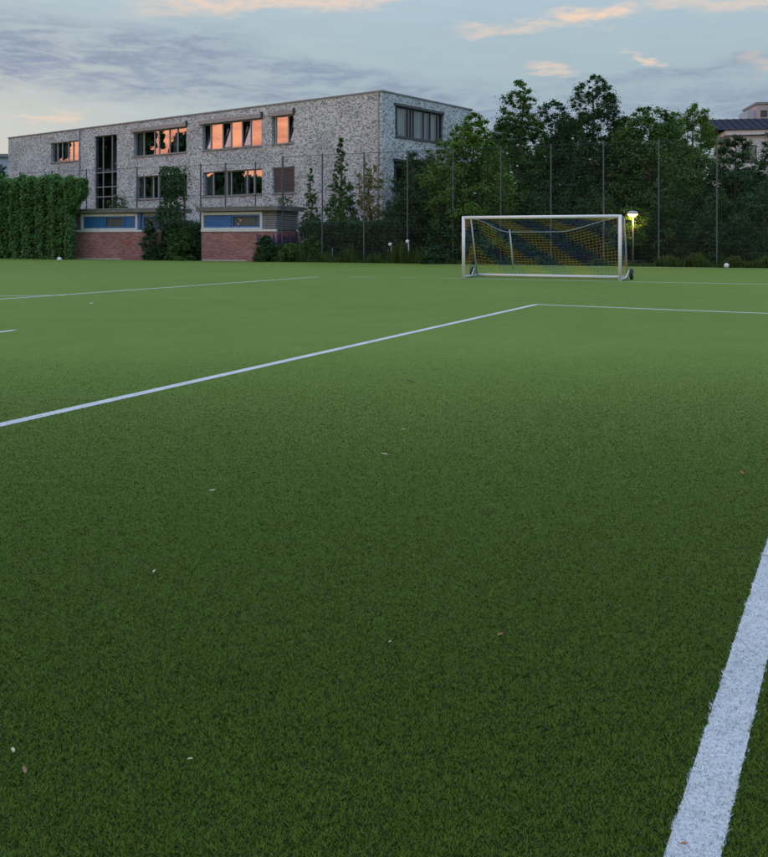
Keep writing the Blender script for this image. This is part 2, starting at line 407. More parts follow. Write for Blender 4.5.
GL, GR = G(463.5, 278.6), G(620, 281.6)            # feet of the goal posts
gu = (GR - GL).normalized()
CB = G(536, 304.6)
def ext(a, b, ta, tb):
    d = (b - a).normalized(); return a - d * ta, b + d * tb
lines = [
    ('near_line', *ext(Vector((0.682, 1.992, 0)), Vector((1.746, 3.977, 0)), 4, 12), 0.112),
    ('box_side_line', *ext(G(0, 425), CB, 8, 0.05), 0.115),
    ('box_front_line', *ext(CB, G(768, 313.6), 0.0, 14), 0.115),
    ('goal_line', GL - gu * 0.75, GR + gu * 18, 0.11),
    ('goal_line', G(402, 277.6), G(414, 277.7), 0.08),
    ('goal_line', G(348, 277.1), G(376, 277.3), 0.09),
    ('touch_line', *ext(G(0, 299.4), G(318, 277), 10, 0), 0.115),
    ('cross_line', *ext(G(-60, 297.0), G(66, 295.4), 4, 0), 0.10),
    ('worn_mark', G(-8, 333.5), G(15, 330.2), 0.10),
    ('back_line', on_fence(430, -1.7), on_fence(900, -1.7), 0.13),
    ('back_line', on_fence(-60, -1.9), on_fence(30, -1.9), 0.07),
]
line_obs = []
for i, (nm, a, b, wd) in enumerate(lines):
    d = (b - a).normalized(); s = Vector((d.y, -d.x, 0)) * wd / 2
    n = max(2, int((b - a).length / 0.5)); mb = MB()
    for k in range(n):
        p, q = a.lerp(b, k / n), a.lerp(b, (k + 1) / n)
        mb.quad(p + s, q + s, q - s, p - s)
    for v in range(len(mb.v)): mb.v[v] = (mb.v[v][0], mb.v[v][1], 0.0015 + 0.0003 * i)
    line_obs.append(struct(mb.build(nm, M['line'])))

def blades():
    total = 1300000
    ys = np.linspace(1.45, 14.0, 4000)
    dens = np.minimum(1.0, (2.6 / ys) ** 1.75) * (0.86 * ys + 3.2) * np.clip((12.0 - ys) / 9, 0, 1)
    cdf = np.cumsum(dens); cdf /= cdf[-1]
    Y = np.interp(rng.random(total), cdf, ys)
    X = (rng.random(total) * 2 - 1) * (0.43 * Y + 1.6)
    lev = 2.0 ** np.floor(np.log2(np.maximum(1, Y / 3)))
    cell = 0.0095 * lev
    jx = X + 0.004 * np.sin(Y * 310) + 0.003 * np.sin(Y * 97); jy = Y + 0.004 * np.sin(X * 287) + 0.003 * np.sin(X * 113 + 1)
    hx = np.floor(jx / cell).astype(np.int64); hy = np.floor(jy / cell).astype(np.int64)
    def hsh(s_):
        v = np.sin(hx * 12.9898 + hy * 78.233 + s_ * 37.719) * 43758.5453; return v - np.floor(v)
    h1, h2, h3 = hsh(1.0), hsh(2.0), hsh(3.0)
    cx, cy = (hx + .5) * cell - (jx - X), (hy + .5) * cell - (jy - Y)
    out = np.arctan2(Y - cy, X - cx)
    th = np.where(rng.random(total) < .55, out, h1 * 2 * np.pi) + rng.normal(0, 0.6, total)
    fade = np.clip((14.0 - Y) / 8, 0.1, 1)
    hgt = (0.0028 + 0.0042 * h2 + rng.random(total) * 0.0022) * fade
    lean = rng.uniform(0.4, 1.5, total) * hgt + 0.0015
    wid = rng.uniform(0.0020, 0.0036, total) * np.maximum(1, Y / 2.6) ** 0.68
    base = np.stack([X, Y, np.zeros(total)], 1)
    dr = np.stack([np.cos(th), np.sin(th), np.zeros(total)], 1)
    sd_ = th + np.pi / 2 + rng.normal(0, 0.6, total)
    sv = np.stack([np.cos(sd_), np.sin(sd_), np.zeros(total)], 1) * wid[:, None]
    tip = base + dr * lean[:, None]; tip[:, 2] = hgt
    V = np.stack([base - sv * .5, base + sv * .5, tip], 1)
    tint = np.clip(rng.random(total) * 0.45 + h3 * 0.55, 0, 1)
    used = np.zeros(total, bool); shape = [(0, 1, 2)]
    for (nm, a, b, wd), lo in zip(lines, line_obs):
        d = (b - a).normalized(); L = (b - a).length
        rel = base[:, :2] - np.array([a.x, a.y])
        along = rel @ np.array([d.x, d.y]); across = rel @ np.array([d.y, -d.x])
        edge = wd / 2 + .003 * np.sin(along * 31) + .002 * np.sin(along * 83 + 1)
        m_ = (along > 0) & (along < L) & (np.abs(across + rng.normal(0, 0.003, total)) < edge) & ~used & (rng.random(total) > .012)
        used |= m_
        if m_.sum() > 50:
            o = link('fibre', np_mesh('fibre', V[m_], 3, M['white_blade'], tint[m_], shape), lo); o['kind'] = 'stuff'
    o = link('turf_fibre', np_mesh('turf_fibre', V[~used], 3, M['blade'], tint[~used], shape))
    o['kind'] = 'stuff'; tag(o, 'short green artificial turf fibres of the near pitch', 'grass')
blades()

# ------------------------------------------------------------------ school building (local x along the long facade towards the left end, y into the building)
BC = Vector(((382.3 - 384) / F * 56.8, 56.8, 0)); BA = math.atan2(0.610, -0.792)
BL, BD = 43.9, 10.6; BH = 10.6; BZ0 = -0.3
TH = 0.32
school = thing('school_building', 'long pale mottled brick school with flat roof and strip windows', 'building', BC, BA)
# local frame: +x = left along facade, the building lies at local -y (so facade at y = 0, outside at +y)
def s_left(px):
    k = (px - 384) / F; return -(k * BC.y - BC.x) / (k * 0.610 + 0.792)
def z_left(px, py):
    s = s_left(px); return H + (YH - py) / F * (BC.y + 0.610 * s)
RD = Vector((0.610, 0.792, 0))                       # direction of the short facade
def s_right(px):
    k = (px - 384) / F; return (k * BC.y - BC.x) / (RD.x - k * RD.y)
def z_right(px, py): return H + (YH - py) / F * (BC.y + RD.y * s_right(px))

def wall_open(axis, length, z0, z1, opens, th):
    """a wall with openings; axis 'x': local plane y=0 running +x; axis 'y': local plane x=0 running -y. Outside is +y / -x."""
    mb = MB()
    def pt(s, d, z): return (s, -d, z) if axis == 'x' else (d, -s, z)
    ss = sorted(set([0.0, length] + [o[0] for o in opens] + [o[1] for o in opens]))
    zs = sorted(set([z0, z1] + [o[2] for o in opens] + [o[3] for o in opens]))
    for i in range(len(ss) - 1):
        for j in range(len(zs) - 1):
            a, b, c_, d_ = ss[i], ss[i + 1], zs[j], zs[j + 1]
            if any(o[0] - 1e-6 <= a and b <= o[1] + 1e-6 and o[2] - 1e-6 <= c_ and d_ <= o[3] + 1e-6 for o in opens): continue
            mb.quad(pt(a, 0, c_), pt(b, 0, c_), pt(b, 0, d_), pt(a, 0, d_))
    for a, b, c_, d_ in [o[:4] for o in opens]:
        for (p, q) in (((a, c_), (b, c_)), ((b, c_), (b, d_)), ((b, d_), (a, d_)), ((a, d_), (a, c_))):
            mb.quad(pt(p[0], 0, p[1]), pt(q[0], 0, q[1]), pt(q[0], th, q[1]), pt(p[0], th, p[1]))
    return mb, pt

zt2, zb2 = z_left(232, 121.5), z_left(232, 148.2)
zt1, zb1 = z_left(232, 170.5), z_left(232, 195.5)
def rng_s(a, b): return s_left(b), s_left(a)
# each window: px range, z range, divisions given from the RIGHT end (smaller local x), kinds: f fixed, t tilted sash
wins_l = [
    (51, 79, zb2 + 0.1, zt2 - 0.1, [('f', .9), ('f', .6), ('f', .8), ('f', .6), ('f', .7)], 'frame_grey'),
    (134, 186.5, zb2, zt2, [('f', 1.0), ('f', .8), ('f', 1.05), ('f', .45), ('f', 1.1), ('f', .9)], 'frame_grey'),
    (202.5, 261.5, zb2, zt2, [('f', 1.05), ('t', .75), ('f', 1.0), ('t', .75), ('f', 1.1), ('t', .65)], 'frame_grey'),
    (272, 293.5, zb2, zt2, [('t', .55), ('f', 1.05), ('f', .2)], 'frame_grey'),
    (136, 187, zb1, zt1, [('f', 1.0), ('f', .8), ('f', 1.05), ('f', .5), ('f', .9), ('f', .7)], 'frame_grey'),
    (203, 262, zb1, zt1, [('f', .7), ('f', .55), ('f', 1.25), ('f', .35), ('f', 1.1), ('f', .75)], 'frame_grey'),
    (272.5, 294.5, zb1, zt1, [('s', 2.0)], 'frame_grey'),
]
opens_l = []
for (a, b, z0, z1, *_r) in wins_l:
    s0, s1 = rng_s(a, b); opens_l.append((s0, s1, z0, z1))
st0, st1 = rng_s(95, 117); stz = (0.9, z_left(106, 135.3))
opens_l.append((st0, st1, stz[0], stz[1]))
mb, ptl = wall_open('x', BL, BZ0, BH, opens_l, TH); mb.build('wall', M['facade'], school)
wr0, wr1 = s_right(395.3), s_right(443.5)
rz1, rz0 = z_right(395.3, 105.5), z_right(395.3, 136.0)
rzb1, rzb0 = z_right(394, 161), z_right(394, 190)
opens_r = [(wr0, wr1, rz0, rz1), (s_right(394), s_right(441), rzb0, rzb1)]
mb, ptr = wall_open('y', BD, BZ0, BH, opens_r, TH); mb.build('wall', M['facade'], school)
MB().quad((BL, 0, BZ0), (BL, 0, BH), (BL, -BD, BH), (BL, -BD, BZ0)).build('wall', M['facade'], school)
MB().quad((0, -BD, BZ0), (0, -BD, BH), (BL, -BD, BH), (BL, -BD, BZ0)).build('wall', M['facade'], school)
MB().box(0.25, BL - 0.25, -BD + 0.25, -0.25, BH - 0.5, BH - 0.2).build('roof', M['slab'], school)
cp = MB(); e = 0.05
cp.box(-e, BL + e, -0.4, e, BH, BH + 0.10); cp.box(-e, 0.4, -BD - e, -0.4, BH + 0.001, BH + 0.099)
cp.box(-e, BL + e, -BD - e, -BD + 0.35, BH + 0.002, BH + 0.098); cp.box(BL - 0.4, BL + e, -BD + 0.35, -0.4, BH + 0.001, BH + 0.099)
cp.build('coping', M['coping'], school)
# floors and back walls of the rooms behind the glass
MB().box(0.6, BL - 0.6, -5.2, -5.0, BZ0, BH - 0.6).build('inner_wall', M['room'], school)
fl = MB()
for z in (zb2 - 1.0, zb1 - 1.0, zt2 + 0.4): fl.box(0.5, BL - 0.5, -4.99, -0.6, z, z + 0.25)
fl.build('floor_slab', M['room'], school)
MB().box(2.6, 2.8, -BD + 0.5, -5.3, BZ0, BH - 0.6).build('inner_wall', M['room'], school)

def window(axis, op, divs, fm, depth=0.16, glass='glass', bars=0.07):
    """frame, mullions, panes set back in the opening"""
    s0, s1, z0, z1 = op
    def bx(mb, a, b, d0, d1, c0, c1):
        if axis == 'x': mb.box(a, b, -d1, -d0, c0, c1)
        else: mb.box(d0, d1, -b, -a, c0, c1)
    fr = MB(); w_ = bars
    bx(fr, s0, s1, depth, depth + .08, z0, z0 + w_); bx(fr, s0, s1, depth, depth + .08, z1 - w_, z1)
    bx(fr, s0, s0 + w_, depth, depth + .08, z0 + w_, z1 - w_); bx(fr, s1 - w_, s1, depth, depth + .08, z0 + w_, z1 - w_)
    win = fr.build('window', M[fm], school)
    tot = sum(d for _, d in divs); x = s0; L = s1 - s0
    for i, (kind, d) in enumerate(divs):
        a = x + 0.0; b = x + L * d / tot; x = b
        if i < len(divs) - 1:
            mm = MB(); bx(mm, b - .05, b + .05, depth - .01, depth + .07, z0 + w_ + .002, z1 - w_ - .002); mm.build('mullion', M[fm], win)
        a += .055; b -= .055
        c0, c1 = z0 + w_ + .01, z1 - w_ - .01
        if kind == 's':                                 # closed slatted blind
            n = int((c1 - c0) / 0.14)
            for k in range(n):
                sl = MB(); zz = c0 + (c1 - c0) * k / n
                bx(sl, a, b, depth - .02, depth + .03, zz + .015, zz + (c1 - c0) / n - .01); sl.build('slat', M['frame_dark'], win)
        elif kind == 't':                               # sash hinged at the foot and tilted inwards
            til = 0.36
            def q(s, z, dd):
                d_ = depth + .05 + til * (z - c0) / (c1 - c0) + dd
                return (s, -d_, z) if axis == 'x' else (d_, -s, z)
            sf = MB()
            for (sa, sb, za, zb) in ((a, b, c0, c0 + .06), (a, b, c1 - .06, c1), (a, a + .06, c0 + .06, c1 - .06), (b - .06, b, c0 + .06, c1 - .06)):
                vs = [q(sa, za, -.02), q(sb, za, -.02), q(sb, zb, -.02), q(sa, zb, -.02), q(sa, za, .03), q(sb, za, .03), q(sb, zb, .03), q(sa, zb, .03)]
                sf.add(vs, [(0, 1, 2, 3), (7, 6, 5, 4), (0, 4, 5, 1), (1, 5, 6, 2), (2, 6, 7, 3), (3, 7, 4, 0)])
            sf.build('tilted_sash', M['frame_dark'], win)
            MB().quad(q(a + .05, c0 + .05, 0), q(b - .05, c0 + .05, 0), q(b - .05, c1 - .05, 0), q(a + .05, c1 - .05, 0)).build('pane', M[glass], win)
        else:
            dd = depth + .04 + 0.0
            p = MB()
            jit = random.uniform(-.004, .004)
            if axis == 'x': p.quad((a, -dd, c0), (b, -dd - jit, c0), (b, -dd - jit, c1), (a, -dd, c1))
            else: p.quad((dd, -a, c0), (dd, -b, c0), (dd, -b, c1), (dd, -a, c1))
            p.build('pane', M[glass], win)
    return win, bx
for (a, b, z0, z1, divs, fm), op in zip(wins_l, opens_l):
    win, bx = window('x', op, divs, fm)
    sl = MB(); bx(sl, op[0] - .06, op[1] + .06, -.07, .14, z0 - .075, z0 - .003); sl.build('sill', M['coping'], win)
    if z0 > 6 and a > 60:
        bb = MB(); bx(bb, op[0] - .05, op[1] + .25, -.16, -.003, z1 + .01, z1 + .30); bb.build('blind_box', M['blind_box'], win)
        eb = MB(); bx(eb, op[0] - .14, op[0] - .055, -.18, -.003, z1 + .0, z1 + .42); eb.build('bracket', M['frame_dark'], win)
for px0, px1, z0, z1 in ((203.6, 210, zb1, zt1), (222.5, 226.5, zb1, zt1), (241, 246.5, zb1, zt1), (137.5, 141.5, zb1, zt1), (147.5, 151, zb1, zt1), (135.5, 141, zb2, zt2), (170, 174, zb2, zt2), (52.5, 56, zb2, zt2), (62, 65.5, zb2, zt2)):
    a_, b2_ = rng_s(px0, px1); cu = MB(); n = 6
    for k in range(n):
        x0, x1 = a_ + (b2_ - a_) * k / n, a_ + (b2_ - a_) * (k + 1) / n; d0, d1 = .34 + .04 * (k % 2), .34 + .04 * ((k + 1) % 2)
        cu.quad((x0, -d0, z0 + .05), (x1, -d1, z0 + .05), (x1, -d1, z1 - .05), (x0, -d0, z1 - .05))
    cu.build('curtain', M['curtain'], school)
# stair window: 3 columns of panes, several rows
op = opens_l[-1]; fr = MB(); dpt = 0.12
def bxx(mb, a, b, d0, d1, c0, c1): mb.box(a, b, -d1, -d0, c0, c1)
bxx(fr, op[0], op[1], dpt, dpt + .1, op[3] - .07, op[3]); bxx(fr, op[0], op[0] + .07, dpt, dpt + .1, op[2], op[3] - .07); bxx(fr, op[1] - .07, op[1], dpt, dpt + .1, op[2], op[3] - .07)
swin = fr.build('stair_window', M['frame_dark'], school)
cols = [0, .27, .68, 1.0]; rows = [op[2], op[2] + 1.3, op[2] + 2.05, op[2] + 3.9, op[2] + 4.7, op[2] + 5.9, op[3] - .07]
Lw = op[1] - op[0]
for i in range(3):
    xa, xb = op[0] + Lw * cols[i], op[0] + Lw * cols[i + 1]
    for j in range(len(rows) - 1):
        MB().quad((xa + .05, -dpt - .05, rows[j] + .04), (xb - .05, -dpt - .05, rows[j] + .04), (xb - .05, -dpt - .05, rows[j + 1] - .04), (xa + .05, -dpt - .05, rows[j + 1] - .04)).build('pane', M['glass_dull'], swin)
for k in (1, 2):
    xa = op[0] + Lw * cols[k]; mm = MB(); bxx(mm, xa - .03, xa + .03, dpt, dpt + .08, op[2], op[3] - .072); mm.build('mullion', M['frame_grey'], swin)
for z in rows[1:-1]:
    mm = MB(); bxx(mm, op[0] + .072, op[1] - .072, dpt - .004, dpt + .084, z - .035, z + .035); mm.build('transom', M['frame_grey'], swin)
MB().box(op[0] - .3, op[1] + .3, -1.9, -1.75, op[2] - .3, op[3] + .3).build('stair_wall', M['room'], school)
lm = MB().lathe([(0.0, -.12), (.12, -.06), (.14, .0), (.12, .06), (0, .12)], 12, o=(op[0] + Lw * .42, -1.2, z_left(109, 161)))
lm.build('stair_lamp', emit_mat('stair_lamp', (1.0, 0.95, 0.85), 2.5), school, True)
# short facade windows with pale blinds
for op, cur in ((opens_r[0], True), (opens_r[1], False)):
    win, bx = window('y', op, [('f', .35), ('f', 1.2), ('f', .35), ('f', .3), ('f', 1.15), ('f', .75), ('f', .85), ('f', .5)], 'frame_dark', bars=.09, glass='glass_dull')
    sl = MB(); bx(sl, op[0] - .05, op[1] + .05, -.06, .14, op[2] - .10, op[2] - .003); sl.build('sill', M['frame_dark'], win)
    hb = MB(); bx(hb, op[0] - .12, op[1] + .02, -.10, -.003, op[3] + .004, op[3] + .16); hb.build('blind_rail', M['frame_dark'], win)
    if cur:
        L = op[1] - op[0]
        for f0, f1 in ((.08, .27), (.40, .50), (.505, .60), (.63, .72), (.79, .90)):
            n = 7
            cu = MB()
            for k in range(n):
                x0, x1 = op[0] + L * (f0 + (f1 - f0) * k / n), op[0] + L * (f0 + (f1 - f0) * (k + 1) / n)
                d0, d1 = .36 + .03 * (k % 2), .36 + .03 * ((k + 1) % 2)
                cu.quad((d0, -x0, op[2] + .12), (d1, -x1, op[2] + .12), (d1, -x1, op[3] - .1), (d0, -x0, op[3] - .1))
            cu.build('curtain', M['curtain'], win)
sp = s_left(80)
MB().tube([(sp, .07, BZ0), (sp, .07, BH + .02)], .055, 10).build('downpipe', M['coping'], school, True)
MB().tube([(.30, .06, BZ0), (.30, .06, BH)], .05, 10).build('downpipe', M['blind_box'], school, True)

# ------------------------------------------------------------------ brick sheds (local x along the pitch edge, y away from it)
def shed(label, p0, p1, layout, depth=2.6, base=-0.06, plinth=(0.0, 0.65)):
    L = (p1 - p0).length
    t = thing('brick_shed', label, 'shed', p0 + Vector((0, 0, base)), UANG, 'brick sheds along the pitch edge')
    MB().box(0, L, 0, depth, 0, 1.80).build('brick_wall', M['red_brick'], t, bevel=0.01)
    MB().box(plinth[0] * L + .02, plinth[1] * L, -.05, -.003, 0, .13).build('plinth', M['concrete'], t, bevel=0.01)
    MB().box(-.03, layout.get('sill', 1.0) * L, -.05, .18, 1.803, 1.93).build('sill', M['white_wood'], t, bevel=0.01)
    MB().box(.02, L - .12, .14, depth - .1, 1.802, 3.0).build('inner_wall', M['beige'], t)
    rf = MB(); rf.box(-.22, L + .22, -.28, depth + .25, 3.02, 3.24); rf.build('roof', M['slab'], t, bevel=0.02)
    MB().box(-.24, L + .24, -.30, depth + .27, 3.243, 3.30).build('roof_edge', M['coping'], t)
    for a, b in layout['frames']:                       # white framed window bands
        a *= L; b *= L; f = MB()
        f.box(a, b, -.03, .12, 2.80, 2.98); f.box(a, b, -.03, .12, 1.933, 2.05)
        f.box(a, a + .16, -.03, .12, 2.05, 2.80); f.box(b - .16, b, -.03, .12, 2.05, 2.80)
        f.build('window_frame', M['white_wood'], t, bevel=0.01)
    for a, b in layout['boards']:                       # blue boards
        a *= L; b *= L; n = 5
        for k in range(n):
            z = 2.052 + .745 * k / n
            MB().box(a, b, .05 + .012 * (k % 2), .10, z + .008, z + .745 / n - .008).build('board', M['blue'], t)
        MB().box(a, b, .102, .13, 2.052, 2.798).build('backing', M['frame_dark'], t)
    for a, b, m in layout.get('panes', []):
        a *= L; b *= L
        fr = MB(); fr.box(a, b, .03, .11, 2.052, 2.15); fr.box(a, b, .03, .11, 2.70, 2.798); fr.box(a, a + .09, .03, .11, 2.15, 2.70); fr.box(b - .09, b, .03, .11, 2.15, 2.70)
        wf = fr.build('window', M['blue'], t)
        MB().quad((a + .08, .08, 2.14), (b - .08, .08, 2.14), (b - .08, .08, 2.71), (a + .08, .08, 2.71)).build('pane', M[m], wf)
    for a, b in layout.get('louvers', []):
        a *= L; b *= L; n = 9
        for k in range(n):
            z = 1.95 + 1.05 * k / n
            MB().add([(a, -.02, z), (b, -.02, z), (b, .10, z + .085), (a, .10, z + .085), (a, -.02, z - .02), (b, -.02, z - .02), (b, .10, z + .065), (a, .10, z + .065)],
                     [(0, 1, 2, 3), (7, 6, 5, 4), (0, 4, 5, 1), (1, 5, 6, 2), (2, 6, 7, 3), (3, 7, 4, 0)]).build('slat', M['louver'], t)
    for a in layout.get('posts', []):
        MB().box(a * L - .06, a * L + .06, -.07, .06, 1.94, 3.01).build('post', M['blue'], t)
    if layout.get('side'):
        n = 9
        for k in range(n):
            z = 1.95 + 1.05 * k / n
            MB().add([(L + .02, .0, z), (L + .02, depth, z), (L - .10, depth, z + .085), (L - .10, .0, z + .085), (L + .02, .0, z - .02), (L + .02, depth, z - .02), (L - .10, depth, z + .065), (L - .10, .0, z + .065)],
                     [(0, 1, 2, 3), (7, 6, 5, 4), (0, 4, 5, 1), (1, 5, 6, 2), (2, 6, 7, 3), (3, 7, 4, 0)]).build('slat', M['louver'], t)
    return t, L
def scribble(parent, m, x0, x1, z0, z1, y, n, wd, seed, side=None):
    r = random.Random(seed); mb = MB(); pts = []
    for i in range(n + 1):
        x = x0 + (x1 - x0) * i / n + r.uniform(-.05, .05)
        z = (z0 if i % 2 else z1) + r.uniform(-.12, .12) * (z1 - z0) / .5
        pts.append((x, z))
    for (xa, za), (xb, zb) in zip(pts, pts[1:]):
        d = Vector((xb - xa, zb - za)).normalized(); px_, pz_ = -d.y * wd / 2, d.x * wd / 2
        q = [(xa + px_, za + pz_), (xb + px_, zb + pz_), (xb - px_, zb - pz_), (xa - px_, za - pz_)]
        mb.add([(x, y, z) if side is None else (side, x, z) for x, z in q], [(0, 1, 2, 3)])
    return mb.build('graffiti', m, parent)

pA, pB = on_fence(72.5, -.2), on_fence(161, -.2)
sh1, L1 = shed('red brick shed with blue boards beside the ivy wall', pA, pB, dict(
    frames=[(.10, .745)], boards=[(.128, .37), (.60, .715)], panes=[(.375, .595, 'glass_dull'), (.80, .97, 'glass_dull')],
    louvers=[(.012, .09)], posts=[.775, .985], sill=.80), plinth=(0.0, .56))
scribble(sh1, M['graffiti_r'], L1 * .635, L1 * .665, .95, 1.25, -.006, 5, .05, 3)
pC, pD = on_fence(201.5, -.2), on_fence(276.3, -.2)
sh2, L2 = shed('red brick shed with louvred corner and graffiti behind the tall fence', pC, pD, dict(
    frames=[(.0, .82)], boards=[(.035, .40), ], panes=[(.41, .78, 'glass_dull')],
    louvers=[(.835, .995)], side=True), plinth=(.01, .62))
for i, (x0, x1, z0, z1, m_) in enumerate(((L2 * .74, L2 * .99, 1.0, 1.62, 'graffiti'), (L2 * .76, L2 * .98, .85, 1.3, 'graffiti_p'), (L2 * .75, L2 * .97, .5, 1.0, 'graffiti'))):
    scribble(sh2, M[m_], x0, x1, z0, z1, -.006 - .003 * i, 11, .075, 20 + i)
for i, m_ in enumerate(('graffiti', 'graffiti_p')):
    scribble(sh2, M[m_], .15, 2.4, .7 + .2 * i, 1.5 + .15 * i, 0, 17, .10, 40 + i, side=L2 + .006 + .003 * i)

# ------------------------------------------------------------------ ball-stop fence
FH = 6.1; SP = 2.64
p_ref = on_fence(282.5); n_sp = 13
fence = thing('ball_stop_fence', 'tall steel mesh ball stop fence behind the goal', 'fence', p_ref, UANG)
pm = MB(); pm.box(-.028, .028, -.04, .04, -.05, FH); post_me = pm.mesh('post', M['fence'])
cap_me = MB().box(-.04, .04, -.05, .05, FH + .002, FH + .03).mesh('cap', M['fence'])
cl = MB().box(-.05, .05, -.060, -.046, -.025, .025); clip_me = cl.mesh('clamp', M['fence'])
for i in range(n_sp + 1):
    po = link('post', post_me, fence, (i * SP, 0, 0)); link('cap', cap_me, po)
    for z in (0.5, 1.0, 1.5, 2.0, 3.0, 4.0, 5.0): link('clamp', clip_me, po, (0, 0, z))
lo = MB()
for k in range(1, 53): lo.box(k * .0489 - .0022, k * .0489 + .0022, -.0022, .0022, .05, 2.05)
for k in range(11): lo.box(.04, SP - .04, -.0105, -.0025, .06 + k * .2 - .004, .06 + k * .2 + .004); 
lo_me = lo.mesh('mesh_panel', M['wire'])
hi = MB()
for k in range(1, 26): hi.box(k * .1 - .002, k * .1 + .002, -.002, .002, 2.1, FH - .02)
for k in range(21): hi.box(.04, SP - .04, -.0085, -.0025, 2.1 + k * .195 - .003, 2.1 + k * .195 + .003)
hi.box(.036, SP - .036, -.012, .012, FH - .03, FH - .004)
hi_me = hi.mesh('mesh_panel', M['wire'])
for i in range(n_sp):
    link('mesh_panel', lo_me, fence, (i * SP, 0, 0)); link('mesh_panel', hi_me, fence, (i * SP, 0, 0))
# rear run behind the sheds
rear = thing('ball_stop_fence', 'fence posts and wires rising behind the brick sheds', 'fence', on_fence(200.7, 2.75), UANG)
o2 = on_fence(200.7, 2.75); prev = None
xs = [(on_fence(p, 2.75) - o2).dot(U) for p in (20, 52, 86.5, 137, 160, 200.7, 225.5, 255.5, 283)]
for x in xs: po = link('post', post_me, rear, (x, 0, 0)); link('cap', cap_me, po)
for z in (2.0, 4.1, FH - .05):
    MB().tube([(xs[0], 0, z), (xs[-1], 0, z)], .012, 6).build('wire', M['wire'], rear)

# ------------------------------------------------------------------ the goal
GW = (GR - GL).length; GA = math.atan2(gu.y, gu.x)
goal = thing('football_goal', 'white wheeled football goal with yellow and blue net', 'goal', GL, GA)
D0, D1, TOP = 0.80, 1.50, 2.05
for x in (0, GW):
    MB().tube([(x, 0, 0), (x, 0, TOP + .05)], .056, 12).build('goal_post', M['goal_white'], goal, True)
MB().tube([(.05, 0, TOP), (GW - .05, 0, TOP)], .056, 12).build('crossbar', M['goal_white'], goal, True)
for x in (0, GW):
    MB().tube([(x, .04, TOP - .01), (x, D0, TOP - .02)], .02, 8).build('net_arm', M['goal_stay'], goal, True)
    MB().tube([(x, D0, TOP - .02), (x, D1, .06)], .024, 8).build('stay', M['goal_stay'], goal, True)
    MB().tube([(x, .05, .06), (x, D1, .06)], .035, 8).build('ground_bar', M['goal_stay'], goal, True)
MB().tube([(.03, D1, .07), (GW - .03, D1, .07)], .05, 10).build('ground_bar', M['goal_white'], goal, True)
def wheel(x, y):
    s = 1 if x > 1 else -1
    wb = MB(); prof = [(.06, -.05), (.15, -.05), (.18, -.03), (.18, .03), (.15, .05), (.06, .05)]
    b0 = len(wb.v); wb.lathe(prof, 20)
    wb.v = [(x + s * .14 + p[2], y + p[1], .18 + p[0]) for p in wb.v]
    wo_ = wb.build('wheel', M['rubber'], goal, True)
    hb = MB(); hb.lathe([(0, -.052), (.06, -.052), (.06, .052), (0, .052)], 12); hb.v = [(x + s * .14 + p[2], y + p[1], .18 + p[0]) for p in hb.v]
    hb.build('hub', M['steel'], wo_)
    MB().tube([(x, y - .1, .08), (x + s * .12, y, .18)], .02, 6).build('axle', M['steel'], goal)
    MB().tube([(x + s * .02, y - .45, .08), (x + s * .06, y - .05, .30)], .018, 6).build('lever', M['goal_white'], goal)
wheel(0, D1 - .1); wheel(GW, D1 - .05)
def sag(u): 
    m_ = min(1, max(0, (u - .0) / .26)); n_ = min(1, max(0, (1 - u) / .42))
    a_ = min(m_, n_); return .46 * (a_ * a_ * (3 - 2 * a_))
def net_pt(u, v):                                # v runs from the crossbar over the rope down to the ground bar
    x = u * GW
    if v < .28:
        t_ = v / .28; z = TOP - .03 - sag(u) * (t_ ** .8); y = D0 * t_ + .02
    else:
        t_ = (v - .28) / .72; z0_ = TOP - .03 - sag(u)
        z = z0_ * (1 - t_) + .06 * t_; y = D0 + (D1 - D0) * t_ + .10 * math.sin(math.pi * t_) * math.sin(math.pi * u)
        y += .03 * math.sin(u * 23 + t_ * 5)
    return Vector((x, y, z))
net = MB(); NU, NV = 44, 25; TR = .0036
def seg(a, b, m_):
    d = (b - a).normalized(); ref = Vector((0, 0, 1)) if abs(d.z) < .9 else Vector((1, 0, 0)); s_ = d.cross(ref).normalized(); c_ = d.cross(s_)
    vs = []
    for p in (a, b):
        for k in range(3):
            t_ = 2 * math.pi * k / 3; vs.append(p + (s_ * math.cos(t_) + c_ * math.sin(t_)) * TR)
    net.add(vs, [(0, 1, 4, 3), (1, 2, 5, 4), (2, 0, 3, 5)], m_)
def ncol(x, s_): return 0 if ((x - s_ * .95 + 10.1) / 1.55) % 1 < .48 else 1
for i in range(NU + 1):
    for j in range(NV + 1):
        p = net_pt(i / NU, j / NV); cc = ncol(p.x, j / NV * 2.9)
        if j < NV: seg(p, net_pt(i / NU, (j + 1) / NV), cc)
        if i < NU: seg(p, net_pt((i + 1) / NU, j / NV), cc)
for x in (0.0, GW):
    nz = 16
    for j in range(nz + 1):
        z = .08 + (TOP - .12) * j / nz; yd = D1 + (D0 - D1) * j / nz; ny = 11
        for k in range(ny + 1):
            p = Vector((x, yd * k / ny, z)); cc = ncol(x - p.y, 2 - z)
            if k < ny: seg(p, Vector((x, yd * (k + 1) / ny, z)), cc)
            if j < nz: seg(p, Vector((x, (D1 + (D0 - D1) * (j + 1) / nz) * k / ny, .08 + (TOP - .12) * (j + 1) / nz)), cc)
net.build('net', [M['net_y'], M['net_b']], goal)
MB().tube([net_pt(i / 24, .28) + Vector((0, 0, .01)) for i in range(25)], .009, 6).build('net_rope', M['rope'], goal)

